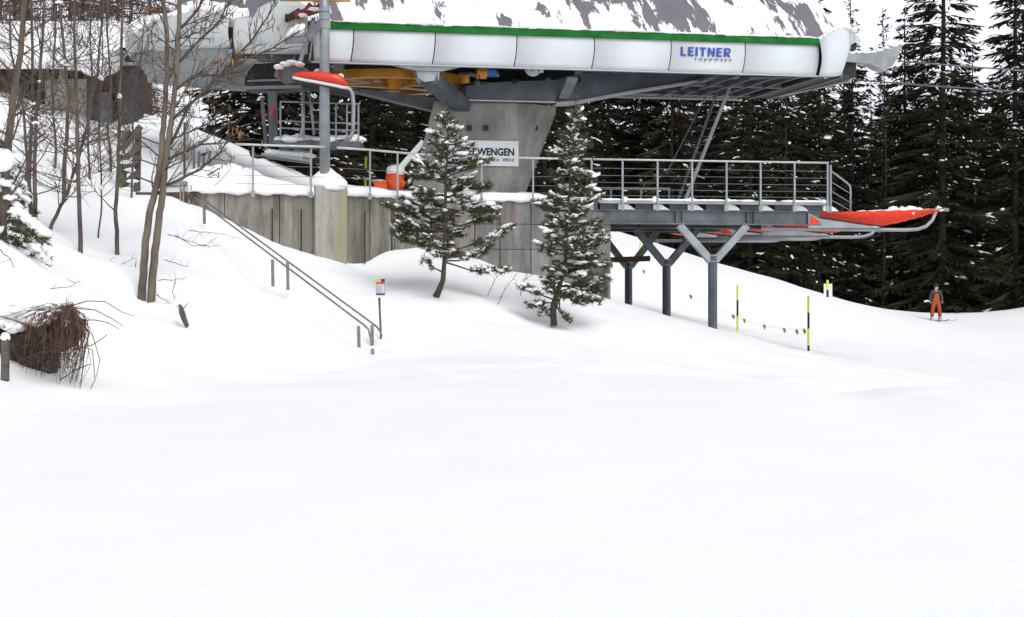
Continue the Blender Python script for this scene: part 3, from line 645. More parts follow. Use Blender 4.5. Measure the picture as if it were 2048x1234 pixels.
m_=MB(); m_.sbox(ul-.3,ur+.1,-.24,8.4,3.335,3.375); m_.build('deck_plate',M['steeld'],dk)
m_=MB()
for i,u in enumerate(joists):
    a_=random.uniform(-.03,.04); tp_=[(u-.01,3.153),(u-.01,3.285+a_*.3),(u+.10,3.30+a_*.3),(u+.24+a_,3.285),(u+.34+a_,3.22),(u+.44,3.153)]
    m_.prism([S(p_,-.105,q_) for p_,q_ in tp_],Vector(S(0,.3,0))-Vector(S(0,0,0)))
m_.build('ledge_snow',M['snowload'],dk)
def vcol(v,foot,zV):
    c=MB(); b=S(0,v,foot); c.tube([b,S(0,v,zV)],.125,10); c.box(S(0,v,(foot+zV)/2)+Vector((.03,-.115,0)),(.05,.03,zV-foot-.01),A); ob=c.build('column',M['steelb'],dk)
    for s in (-1,1):
        m_=MB(); m_.bar(S(s*.06,v,zV-.12),S(s*.95,v,2.76),.19,.17,up=(-SA,CA,0)); m_.build('brace',M['steel'] if v==0 else M['steeld'],ob)
    m_=MB(); m_.tube([S(0,v,zV-.16),S(0,v,zV-.13)],.14,10); m_.tube([S(0,v,zV),S(0,v,zV+.03)],.15,10); m_.build('collar',M['steel'],ob)
for v,py,px,py2 in ((0,657,1425,512),(3.98,646,1340,520),(7.9,638,1262,526)):
    w=S(0,v,0); z0=CZ+(HY-py)/F*w.y; vcol(v,z0-.5,CZ+(HY-py2)/F*w.y)
m_=MB(); m_.bar(P(1190,521,46.8),P(1300,517,46.8),.25,.17); m_.build('cross_beam',M['woodb'],dk)
# railings
def railing(name,pts,zt,zb,label,postat,wires,closed=None,zrise=None):
    r=empty(name,Vector((pts[0].x,pts[0].y,zb)),label,'railing')
    m_=MB(); m_.tube([Vector((p.x,p.y,zt)) for p in pts],.027,8); m_.build('handrail',M['pipe'],r,True)
    for p in postat:
        m_=MB(); m_.box((p.x,p.y,(zt+zb)/2-.02),(.045,.045,zt-zb-.02),A); m_.box((p.x,p.y-.02,zb+.03),(.10,.03,.14),A); m_.build('post',M['steel'],r)
    for z in wires:
        m_=MB(); m_.tube([Vector((p.x,p.y,z)) for p in pts],.0055,5); m_.build('wire',M['piped'],r)
    return r
zt=4.45
lp=[P(x,0,float(np.interp(x,[380,480,560,642,720,829,951],[34.0,34.4,34.8,35.1,35.7,37.2,38.2]))) for x in (470,506,562,622,650)]
railing('platform_railing',lp,zt,ZP-.08,'steel cable railing on the left part of the wall, left of the mast',[P(506,0,34.75),P(622,0,35.25)],(4.2,3.97,3.74,3.55))
lp=[P(x,0,float(np.interp(x,[642,720,829,951,1062,1196],[35.1,35.75,37.3,38.2,38.7,39.1]))) for x in (674,740,795,829,890,963,1066,1150,1184)]
railing('platform_railing',lp,zt,ZP-.08,'steel cable railing on the wall between the mast and the second pine',[P(740,0,36.0),P(795,0,36.8),P(963,0,38.25),P(1066,0,38.72)],(3.97,3.74,3.55))
dp=[S(SU(x,-.34),-.34,0) for x in (1186,1300,1500,1657)]
dr=railing('deck_railing',dp,4.44,3.16,'long steel cable railing along the front edge of the boarding deck',[S(SU(x,-.34),-.34,0) for x in (1183,1245,1315,1384,1453,1521,1589,1655)],(4.21,4.02,3.84,3.66,3.50))
m_=MB(); q=[(1659,340),(1693,365),(1700,372),(1701,380),(1701,423)]; m_.tube([SP(a,b,-.2) for a,b in q],.028,8)
for a,b in (((1659,362),(1699,386)),((1659,380),(1699,404)),((1659,398),(1699,420))): m_.tube([SP(*a,-.2),SP(*b,-.2)],.012,6)
m_.build('end_rail',M['steel'],dr,True)
m_=MB(); m_.tube([SP(1661,330,-.2),SP(1661,425,-.2)],.035,8); m_.build('post',M['steel'],dr)
m_=MB()
for k in range(70):
    u=random.uniform(ul,ur); near=min(abs(u-j) for j in [SU(x,-.34) for x in (1245,1315,1384,1453,1521,1589,1655)])
    m_.blob(S(u,-.28,3.40),(.16 if near>.12 else .08,.06,.03+ (.07 if near<.12 else 0)*random.random()),k,.3,1,Matrix.Rotation(A,3,'Z'))
m_.build('ledge_snow',M['snowload'],dr,True)
# rear railing of the deck
rp=[S(SU(1165,5.5),5.5,0),S(SU(1340,5.5),5.5,0)]
rr=railing('rear_railing',rp,4.02,3.36,'low pale rear railing on the deck behind the front cables',[S(SU(x,5.5),5.5,0) for x in (1170,1222,1282,1338)],(3.8,3.6))

# safety nets
def net(v,label,full=True):
    S0=globals()['S']
    def S(u,vv,z,dz=(-.13 if v>0 else 0)): return S0(u,vv,z+dz)
    u0=SU(1640,0)-.1; r=empty('safety_net',S(u0,v,2.7),label,'safety net','red safety nets cantilevered off the deck end')
    z=2.66; ue_=SU(1835,0); ut=SU(1880,0)
    m_=MB(); pts=[S(u0-1.6,v,z),S(ue_-.35,v,z),S(ue_,v,z+.02),S(ue_+.25,v,z+.10),S(ue_+.44,v,z+.27),S(ue_+.55,v,z+.50)]; m_.tube(pts,.05,8); m_.build('tube_frame',M['steel'],r,True)
    m_=MB(); m_.tube([S(u0-.2,v+.1,3.10),S(u0+1.5,v+.1,3.12),S(ut+.2,v+.12,3.24)],.035,8); m_.tube([S(ut+.15,v+.12,3.24),S(ut+.32,v+.12,3.22)],.05,8); m_.build('top_rail',M['steel'],r,True)
    m_=MB(); n,k=24,12
    u1=ut+.1
    for i in range(n+1):
        t=i/n; u=u0-.1+(u1-u0)*t; sag=.06+.42*max(0,math.sin(math.pi*min(1,.10+t*.92)))**.9
        w=2.4*(1-.85*t**1.2)
        for j in range(k+1):
            s=j/k; m_.v.append(tuple(S(u,v-.02+w*s,3.11+.12*t-sag*math.sin(math.pi*min(1,s*1.6+.0) if s<.3125 else math.pi/2)*(1-.3*s)+.015*math.sin(i*2.1+j*1.7))))
    for i in range(n):
        for j in range(k): a=i*(k+1)+j; m_.f.append((a,a+1,a+k+2,a+k+1)); m_.mi.append(0)
    ob=m_.build('net',M['net'],r,True); md=ob.modifiers.new('s','SOLIDIFY'); md.thickness=.012
    m_=MB(); m_.bar(S(u0+.08,v-.06,2.98),S(u0+1.2,v-.06,2.83),.04,.05); m_.bar(S(u0+1.2,v-.06,2.83),S(u0+1.9,v-.06,2.75),.04,.04); m_.build('dark_edge',M['black'],r)
    m_=MB(); m_.prism([S(u0-.28,v-.10,2.68),S(u0+.1,v-.10,2.69),S(u0+1.9,v-.10,2.70),S(u0+1.7,v-.1,2.73),S(u0+.1,v-.10,2.94),S(u0-.28,v-.10,3.10)],Vector(S(0,.03,0))-Vector(S(0,0,0))); m_.build('side_plate',M['steel'],r)
    m_=MB(); m_.prism([S(u0-.24,v-.115,2.80),S(u0+.08,v-.115,2.82),S(u0-.02,v-.115,2.90),S(u0-.20,v-.115,3.02)],Vector(S(0,.01,0))-Vector(S(0,0,0))); m_.build('red_marker',M['net'],r)
    m_=MB()
    for i in range(18):
        t=i/17; m_.blob(S(u0+1.4+(ut-u0-1.4)*t,v+.18,3.15+.06*t),(.09+.1*random.random(),.16,.03+(.13 if .3<t<.8 else .03)*random.random()),i+v,.35,1)
    for i in range(14): m_.blob(S(u0+.1+i*.12,v-.02,2.74),(.1,.06,.025),i+v,.3,1)
    m_.build('snow_load',M['snowload'],r,True)
    return r
net(0,'nearest red safety net with snow on it, sticking out from the deck end')
net(3.4,'second red safety net frame, just behind and below the nearest one')
net(6.8,'third safety net frame under the deck, with a small red corner showing')
net(10.2,'farthest safety net frame, lowest and leftmost of the four curved tubes')

# ------------------------------------------------------------ steel mast
ms=empty('steel_mast',P(650,350,35.8),'tall round grey steel mast rising from the snow-capped wall pillar','mast')
m_=MB(); a=P(650,385,35.8); m_.tube([a,P(649,62,35.8),P(648,-60,35.8)],[.125,.12,.09],20); m_.build('pole',M['steel'],ms,True)
for y0,y1,r in ((57,42,.145),(40,26,.13),(24,15,.14)):
    m_=MB(); m_.tube([P(649,y0,35.8),P(649,y1,35.8)],r,18); m_.build('collar',M['steel'],ms)
m_=MB(); m_.bar(P(645,44,35.8),P(612,78,35.6),.16,.18); m_.bar(P(612,78,35.6),P(572,82,35.4),.16,.14); m_.build('bracket',M['steeld'],ms)
m_=MB(); m_.blob(P(592,62,35.5),(.24,.16,.12),4,.2,2,Matrix.Rotation(-.6,3,'Y')); m_.build('snow_load',M['snowload'],ms,True)
m_=MB(); m_.bar(P(560,-4,35.9),P(700,-2,35.9),.2,.12); m_.build('cross_arm',M['yellow'],ms)

# chair with red bubble hanging near the mast
ch=empty('lift_chair',P(650,175,36.4),'chairlift chair with raised red bubble hanging beside the steel mast','chairlift chair')
Y=36.45
m_=MB(); m_.tube([P(x,y,Y) for x,y in ((628,36),(616,75),(606,105),(600,125),(606,142),(622,152),(650,160))],.055,10); m_.build('hanger',M['steel'],ch,True)
m_=MB(); m_.tube([P(x,y,Y+.4) for x,y in ((612,60),(595,90),(588,120),(592,140))],.05,10); m_.build('hanger',M['steeld'],ch,True)
m_=MB(); m_.bar(P(590,32,Y),P(655,12,Y),.25,.16); m_.bar(P(612,22,Y-.1),P(622,8,Y-.1),.12,.12); m_.build('grip',M['dred'],ch)
m_=MB(); m_.bar(P(575,38,Y),P(602,22,Y),.2,.14); m_.tube([P(571,36,Y),P(575,36,Y)],.10,12); m_.build('grip_jaw',M['black'],ch)
m_=MB(); m_.blob(P(628,19,Y-.1),(.16,.15,.05),1,.3,1); m_.blob(P(606,31,Y-.1),(.12,.15,.05),2,.3,1); m_.build('snow_load',M['snowload'],ch,True)
def curved(name,toppts,botpts,Y0,Y1,mt,th=.03,parent=ch):
    m_=MB(); n=len(toppts)
    for i in range(n):
        for k in range(7):
            s=k/6; Yk=Y0+(Y1-Y0)*s; a=P(*toppts[i],Y0); b=P(*botpts[i],Y0); bul=math.sin(math.pi*s)*.06
            for p in (a,b): m_.v.append((p.x,Yk,p.z+bul))
    q=[]
    for i in range(n-1):
        for k in range(6):
            a=(i*7+k)*2; b=((i+1)*7+k)*2
            q+=[(a,b,b+2,a+2),(a+1,a+3,b+3,b+1)]
        a=i*14; b=(i+1)*14; q+=[(a,a+1,b+1,b),(a+12,b+12,b+13,a+13)]
    q+=[tuple([k*2 for k in range(7)]+[k*2+1 for k in range(6,-1,-1)]),tuple([(n-1)*14+k*2+1 for k in range(7)]+[(n-1)*14+k*2 for k in range(6,-1,-1)])]
    m_.f=q; m_.mi=[0]*len(q); return m_.build(name,mt,parent,True)
tp=[(584,152),(592,146),(606,143),(630,144),(655,146),(672,149),(684,158),(692,166)]
bt=[(585,151.5),(592,153),(606,156),(630,160),(655,165),(672,168),(684,171),(692,172)]
tp=[(584,151),(590,145.5),(606,143),(630,143.5),(655,145.5),(672,148),(684,156),(692,168)]
curved('bubble',tp,bt,Y-.9,Y+.7,M['red'])
curved('bubble_rim',[(a,b+.5) for a,b in bt],[(a,b+6.5) for a,b in bt],Y-.92,Y+.72,M['white'])
curved('bubble_seal',[(a,b+7) for a,b in bt],[(a,b+10) for a,b in bt],Y-.92,Y+.72,M['black'])
m_=MB()
for a,b,w in ((558,134,.12),(572,128,.14),(586,125,.16),(600,129,.12),(640,144,.16),(682,152,.06)): m_.blob(P(a,b,Y-.25),(w,.3,.055),a,.25,1)
m_.build('snow_load',M['snowload'],ch,True)
m_=MB(); m_.prism([P(x,y,Y-.1) for x,y in ((548,152),(552,138),(575,130),(600,130),(618,140),(600,152),(585,156),(560,160))],(0,.9,0)); m_.build('seat_back',M['steeld'],ch)
m_=MB(); m_.bar(P(560,138,Y-.2),P(560,156,Y-.2),.06,.06); m_.build('buffer',M['dred'],ch)
m_=MB(); m_.tube([P(x,y,Y) for x,y in ((650,160),(680,170),(698,176),(705,188),(707,210),(706,262),(700,276),(688,283))],.05,10); m_.tube([P(606,160,Y+.2),P(606,255,Y+.2),P(600,275,Y+.2)],.045,8); m_.tube([P(617,165,Y+.3),P(628,270,Y+.3)],.03,8); m_.build('side_frame',M['steel'],ch,True)
# lower machinery hood behind the chair (dark box under left shell)
hd=empty('chair_carriage',P(560,150,38.5),'dark steel chair conveyor housing under the left end of the station','machine housing')
m_=MB(); m_.prism([P(x,y,38.5) for x,y in ((488,172),(492,148),(508,128),(600,122),(640,122),(640,172),(560,180),(490,180))],(0,.8,0)); m_.build('housing',M['steelv'],hd)
m_=MB(); m_.bar(P(487,176,38.4),P(640,172,38.4),.06,.08); m_.bar(P(495,162,38.4),P(560,160,38.4),.05,.05); m_.build('rail',M['steel'],hd)
m_=MB(); m_.bar(P(545,182,38.6),P(547,290,38.6),.22,.16); m_.build('leg',M['steeld'],hd)
m_=MB(); m_.bar(P(524,195,38.8),P(533,300,38.8),.09,.09); m_.build('leg',M['steeld'],hd)
m_=MB(); m_.tube([P(545,214,38.3),P(545,232,38.3)],.05,8); m_.build('red_valve',M['redp'],hd)
# maintenance basket
bk=empty('maintenance_basket',P(640,290,37.6),'railed maintenance platform with snow on its floor behind the mast','platform')
Y0,Y1=37.1,38.3
m_=MB(); a=P(548,280,Y0); b=P(719,283,Y0); m_.hexa([(a.x,Y0,a.z-.12),(b.x,Y0,a.z-.16),(b.x,Y1,a.z-.16),(a.x,Y1,a.z-.12),(a.x,Y0,a.z),(b.x,Y0,a.z-.04),(b.x,Y1,a.z-.04),(a.x,Y1,a.z)]); m_.build('floor',M['steeld'],bk)
m_=MB()
for k in range(40):
    px=random.uniform(552,716); m_.blob(P(px,279,random.uniform(Y0,Y1)),(.22,.2,random.uniform(.04,.12)),k,.3,1)
m_.build('snow_load',M['snowload'],bk,True)
for YY_ in (Y0,Y1):
    for px in (561,608,640,672,694,717):
        if px in (640,694) and YY_==Y1: continue
        m_=MB(); m_.bar(P(px,205+(px-560)*.03,YY_),P(px,280,YY_),.04,.04); m_.build('post',M['steel'],bk)
    m_=MB()
    for yy in (203,242,256): m_.tube([P(561,yy,YY_),P(718,yy+5,YY_)],.022,6)
    m_.build('rail',M['steel'],bk)
m_=MB(); m_.tube([P(561,203,Y0),P(561,203,Y1)*1.0],.022,6); m_.tube([P(718,208,Y0),P(718,208,Y1)],.022,6); m_.build('rail',M['steel'],bk)
# slatted empty chair parked under the basket
c2=empty('parked_chair',P(580,325,37),'empty slatted chair parked beneath the maintenance platform','chairlift chair')
Y=36.9
for i,(dy) in enumerate((0,5.5,11)):
    m_=MB(); m_.bar(P(524,308+dy*.5,Y+i*.12),P(622,322+dy*.4,Y+i*.12),.16,.05); m_.build('seat_slat',M['steel'],c2)
for px in (556,580,606):
    m_=MB(); m_.bar(P(px,300,Y+.5),P(px-3,316,Y+.45),.45,.03,up=(0,1,0)); m_.build('back_slat',M['steel'],c2)
m_=MB(); m_.tube([P(x,y,Y+.2) for x,y in ((638,296),(640,310),(632,322),(622,326))],.05,8); m_.tube([P(x,y,Y+.1) for x,y in ((502,300),(504,310),(515,313),(530,312))],.06,8); m_.build('arm_rest',M['black'],c2,True)
m_=MB()
for px in range(540,630,9): m_.blob(P(px,305+(px-540)*.08,Y+.5),(.12,.15,.08),px,.35,1)
m_.build('snow_load',M['snowload'],c2,True)
# railing end left near fence
lr=empty('gate_post',P(375,400,34.3),'slim steel post pair with narrow panel at the stair head','post')
m_=MB(); m_.bar(P(369,245,34.6),P(369,412,34.3),.045,.045); m_.build('post',M['steelv'],lr)
m_=MB(); m_.bar(P(375.5,248,34.6),P(375.5,305,34.6),.07,.02); m_.build('panel',M['steel'],lr)
fb=empty('stair_head_frame',P(395,390,34.2),'small steel guard frame above the top of the stair rails','guard frame')
m_=MB()
for a,b in (((388,292),(388,385)),((398,303),(397,342)),((408,306),(406,340)),((420,306),(419,328))): m_.bar(P(*a,34.5),P(*b,34.5),.05,.04)
m_.build('post',M['steeld'],fb)
m_=MB(); m_.bar(P(400,311,34.5),P(424,303,34.5),.04,.06); m_.bar(P(370,345,34.4),P(388,308,34.5),.03,.03); m_.bar(P(362,380,34.4),P(440,336,34.4),.04,.03); m_.build('rail',M['steeld'],fb)
m_=MB()
for a,b in ((361,410),(367,410),(378,418)): m_.bar(P(a,355+b-400,34.2),P(a,b+8,34.2),.035,.035)
m_.build('post',M['steel'],fb)
# timber beam at stair head
tb=MB(); tb.bar(P(284,392,35.2),P(388,392,34.3),.4,.16); tag(tb.build('timber_beam',M['woodb']),'brown timber beam at the hill end of the wall','beam')
for px in range(286,392,14): pass
# ------------------------------------------------------------ stair rails
def stairrail(a,b,tail,posts,label):
    r=empty('stair_handrail',P(*posts[-1][:2],posts[-1][3]),label,'handrail')
    m_=MB(); m_.tube([a,b]+tail,.019,8); m_.build('handrail',M['piped'],r,True)
    for px,y0,y1,Y in posts:
        m_=MB(); m_.bar(P(px,y0,Y),P(px+1,y1+8,Y),.06,.05); m_.build('post',M['piped'],r)
stairrail(P(390,387,34.3),P(752,652,28.9),[P(758,659,28.8),P(764,672,28.7)],[(575,522,572,31.1),(744,650,687,28.9)],'far handrail of the buried stair, ending beside the notice sign')
stairrail(P(390,396,34.0),P(728,650,28.0),[P(737,659,27.85),P(743,685,27.75)],[(408,402,440,33.6),(545,519,565,30.7),(717,652,690,28.1),(745,697,712,27.7)],'near handrail of the buried stair, bent down at its lower end')
# notice sign
ns=empty('notice_sign',P(762,672,29.4),'small coloured notice board on a thin pole beside the stair rails','sign')
m_=MB(); m_.tube([P(757,560,29.4),P(762,678,29.4)],.022,7); m_.build('pole',M['barkg'],ns)
def npl(x0,y0,x1,y1,mt,d,name):
    m_=MB(); a=P(x0,y1,29.3-d); b=P(x1,y0,29.3-d); m_.hexa([(a.x,a.y,a.z),(b.x,a.y,a.z),(b.x,a.y+.01,a.z),(a.x,a.y+.01,a.z),(a.x,a.y,b.z),(b.x,a.y,b.z),(b.x,a.y+.01,b.z),(a.x,a.y+.01,b.z)]); return m_.build(name,mt,ns)
npl(752,557.5,770,595,M['paper'],0,'board'); npl(752,558,762,564,M['gold'],.012,'print_field'); npl(762.3,557.7,769.7,564,M['navy'],.012,'print_field')
npl(752.2,564.3,769.8,568,M['redp'],.012,'print_field'); npl(752.6,586.5,769.8,590,M['navy'],.012,'print_field'); npl(752,568,752.7,588,M['navy'],.013,'print_field'); npl(769.4,568,770,588,M['navy'],.013,'print_field')
for i in range(7): npl(754.5,570.5+i*2.2,767.5-(i*3)%5,571.3+i*2.2,M['greyp'],.012,'text_line')
# wooden post left edge
wp=empty('wooden_post',P(10,768,19.3),'square grey timber post with a round snow cap at the left edge','post')
m_=MB(); m_.bar(P(11,676,19.3),P(10,775,19.3),.085,.08); m_.build('post',M['wood'],wp); m_=MB(); m_.blob(P(11,674,19.3),(.062,.062,.06),1,.1,2); m_.build('snow_cap',M['snowload'],wp,True)
# marker poles
def pole(px,yb,yt,Y,bands,label,tilt=0,r=.036):
    o=empty('marker_pole',P(px,yb,Y),label,'marker pole','lime and black marker poles on the piste')
    for i,(a,b,c) in enumerate(bands):
        m_=MB(); m_.tube([P(px+tilt*(yb-a)/100,a,Y),P(px+tilt*(yb-b)/100,b,Y)],r,8); m_.build('band',M[c],o)
pole(1475,661,570,52,[(570,600,'lime'),(600,632,'black'),(632,664,'lime')],'lime and black marker pole right of the third column')
pole(1617,702,592,46,[(592,625,'lime'),(625,657,'black'),(657,691,'lime'),(691,706,'black')],'tallest lime and black marker pole at the end of the flag rope')
pole(1655,596,560,74,[(560,580,'lime'),(580,600,'black')],'lime marker pole standing in front of the grey board by the forest',r=.06)
pole(1214,548,470,60,[(470,486,'lime'),(486,524,'black'),(524,552,'lime')],'lime marker pole seen through the leftmost brace',tilt=2,r=.035)
pole(1279,514,484,64,[(484,514,'lime')],'short lime marker pole seen between the first and second braces',tilt=6,r=.035)
pole(731,372,314,42.5,[(314,337,'lime'),(337,355,'black'),(355,376,'lime')],'lime and black pole standing on the platform right of the mast',tilt=2,r=.035)
# grey board by forest
gb=empty('piste_board',P(1656,598,75),'pale grey rectangular board at the forest edge behind a lime pole','sign')
m_=MB(); m_.box(P(1656,580,75),(.42,.03,.62)); m_.build('board',M['paper'],gb); m_=MB(); m_.box(P(1656,597,75.1),(.06,.06,.5)); m_.build('post',M['black'],gb)
# flag rope
rp_=[P(1190,515,60),P(1287,541,58),P(1381,590,56),P(1465,630,52.5),P(1475,636,52),P(1530,652,50),P(1570,658,48),P(1617,657,46)]
fr=empty('flag_rope',P(1475,661,52),'thin rope with small orange flags sagging between the marker poles','rope')
m_=MB(); m_.tube(rp_,.0045,5); m_.build('rope',M['greyp'],fr)
for i,(px,py,Y,s) in enumerate(((1287,543,58,1.1),(1381,593,56,1.3),(1466,633,52.4,1.2),(1488,641,51.5,1),(1528,653,50,1),(1568,660,48,1),(1593,663,47,1.1),(1608,662,46.4,1.1))):
    m_=MB(); c=P(px,py,Y); w=.048*s
    m_.add([c+Vector((-w,0,.06)),c+Vector((w,-.03,.05)),c+Vector((w*.3,.02,-.09)),c+Vector((-w*.5,-.02,-.03))],[(0,1,2,3)]); m_.add([c+Vector((-w*.2,.01,.1)),c+Vector((w*1.3,-.03,-.02)),c+Vector((w*.3,-.04,-.12))],[(0,1,2)])
    ob=m_.build('flag',M['flag'],fr); ob.modifiers.new('s','SOLIDIFY').thickness=.008
# orange snow gun cover on platform
og=empty('snow_gun',P(782,385,39.5),'orange covered snow gun with thick snow cap on the platform','snow gun')
Y=39.5
m_=MB()
def lath(m_,cx,Y,prof,n=16,sx=1,sy=1,seed=0):
    vs=[];base=len(m_.v)
    for (px_r,py) in prof:
        for k in range(n):
            a=2*math.pi*k/n; r=px_r/F*Y*(1+.07*mnoise.noise(Vector((math.cos(a)*1.3,math.sin(a)*1.3,py*.13+seed)))); c=P(cx,py,Y)
            vs.append((c.x+math.cos(a)*r*sx,c.y+math.sin(a)*r*sy,c.z))
    fs=[(i*n+k,i*n+(k+1)%n,(i+1)*n+(k+1)%n,(i+1)*n+k) for i in range(len(prof)-1) for k in range(n)]
    fs+= [tuple(range(n-1,-1,-1)),tuple((len(prof)-1)*n+k for k in range(n))]
    m_.add(vs,fs)
lath(m_,790,Y,[(18,381),(19,370),(18.5,355),(17,345)]); m_.build('cover',M['orange'],og,True)
m_=MB(); m_.hexa([P(753,381,Y-.3),P(775,381,Y-.3),P(775,381,Y+.3),P(753,381,Y+.3),P(745,363,Y-.2),P(773,362,Y-.2),P(773,362,Y+.3),P(747,362,Y+.3)]); m_.build('cover_flap',M['orange'],og)
m_=MB(); m_.hexa([P(805,376,Y-.2),P(812,366,Y-.2),P(812,366,Y+.2),P(805,376,Y+.2),P(800,358,Y-.2),P(809,362,Y-.2),P(809,362,Y+.2),P(800,358,Y+.2)]); m_.build('cover_flap',M['orange'],og)
m_=MB(); lath(m_,791,Y,[(17.5,350),(18.5,345),(18.5,338),(15,333),(8,330)],seed=3); m_.blob(P(758,362,Y),(.2,.2,.04),2,.2,1); m_.blob(P(820,361,Y-.1),(.05,.08,.11),5,.2,1,Matrix.Rotation(.5,3,'Y')); m_.build('snow_cap',M['snowload'],og,True)
m_=MB(); m_.bar(P(803,334,Y),P(848,283,Y-.1),.16,.14); m_.build('lance',M['snowload'],og)
m_=MB(); m_.box(P(788,384,Y),(1.3,.6,.07)); m_.build('base',M['steeld'],og)

# ------------------------------------------------------------ hut under deep snow
ht=empty('mountain_hut',P(150,240,45),'old brown timber and render hut under a deep snow roof behind the bare trees','hut')
def pxbox(x0,y0,x1,y1,Y,d,name,mt,parent):
    m_=MB(); a=P(x0,y1,Y); b=P(x1,y0,Y); m_.hexa([(a.x,Y,a.z),(b.x,Y,a.z),(b.x,Y+d,a.z),(a.x,Y+d,a.z),(a.x,Y,b.z),(b.x,Y,b.z),(b.x,Y+d,b.z),(a.x,Y+d,b.z)]); return m_.build(name,mt,parent)
pxbox(-60,135,236,330,45,4,'wall',M['woodb'],ht)
pxbox(90,158,173,330,44.9,.1,'render_panel',M['hutc'],ht)
pxbox(117,132,134,330,44.8,.1,'pillar',M['hutc'],ht)
pxbox(40,146,90,215,44.92,.1,'dark_opening',M['black'],ht)
pxbox(173,160,200,270,44.92,.1,'dark_opening',M['steelv'],ht)
dr_=pxbox(197,184,224,262,44.85,.08,'door',M['steeld'],ht); pxbox(195,182,198,262,44.82,.05,'frame',M['wood'],dr_); pxbox(222,182,225,262,44.82,.05,'frame',M['wood'],dr_)
for x in (-20,30,68,110,150): pxbox(x,136,x+6,150,44.7,.5,'rafter',M['woodb'],ht)
pxbox(206,88,277,127,44.2,1.2,'chimney',M['woodb'],ht); pxbox(238,124,283,129,44.0,1.2,'chimney_ledge',M['pipe'],ht); pxbox(240,129,276,250,44.3,.7,'dark_annex',M['steelv'],ht)
m_=MB(); n=26
prof=[(43.2,138),(43.0,128),(43.0,108),(43.4,85),(44.2,62),(45.5,48),(47.5,42),(49,46),(49.5,90)]
xsn=np.linspace(-80,296,34)
for i,x in enumerate(xsn):
    for j,(Yy,py) in enumerate(prof):
        base=py
        if j<=2: base=py+ (12*math.exp(-((x-200)/28)**2) if x<235 else 0)
        if x>207: base=min(base,float(np.interp(x,[207,235,296],[128 if j<1 else 118,96,92])) )if j<=3 else base
        if x>285: base=base+ (18 if j>3 else 0)
        if x>230: base=base+ (x-230)*.18 if j>=4 else base
        p=P(x,base+2.5*mnoise.noise(Vector((x*.02,j*.5,1))),Yy); m_.v.append(tuple(p))
k=len(prof)
for i in range(len(xsn)-1):
    for j in range(k): m_.f.append((i*k+j,(i+1)*k+j,(i+1)*k+(j+1)%k,i*k+(j+1)%k)); m_.mi.append(0)
m_.f.append(tuple(range(k)));m_.f.append(tuple((len(xsn)-1)*k+j for j in range(k-1,-1,-1)));m_.mi+=[0,0]
m_.blob(P(200,122,43.6),(.62,.7,.42),3,.15,3); m_.blob(P(150,112,43.8),(1.5,.8,.38),5,.15,3)
m_.build('snow_roof',M['snowload'],ht,True)
# rustic fence
rf=empty('rustic_fence',P(260,385,36),'crooked grey plank fence standing uphill of the wall','fence')
m_=MB(); m_.bar(P(245,310,35.9),P(246,385,35.9),.16,.12); m_.build('mossy_post',M['woodg'],rf)
m_=MB(); m_.bar(P(277,255,36),P(274,392,36),.13,.12); m_.build('post',M['wood'],rf)
for a,b in (((243,300),(282,252)),((246,322),(280,290)),((248,345),(280,312)),((250,368),(278,342)),((252,388),(278,372)),((240,285),(262,262))):
    m_=MB(); m_.bar(P(*a,35.8),P(*b,35.8),.05,.15); m_.build('plank',M['wood'],rf)
m_=MB()
for a,b in ((252,325),(260,340),(265,362),(255,378)): m_.blob(P(a,b,35.75),(.15,.1,.05),a,.3,1)
m_.build('snow_load',M['snowload'],rf,True)

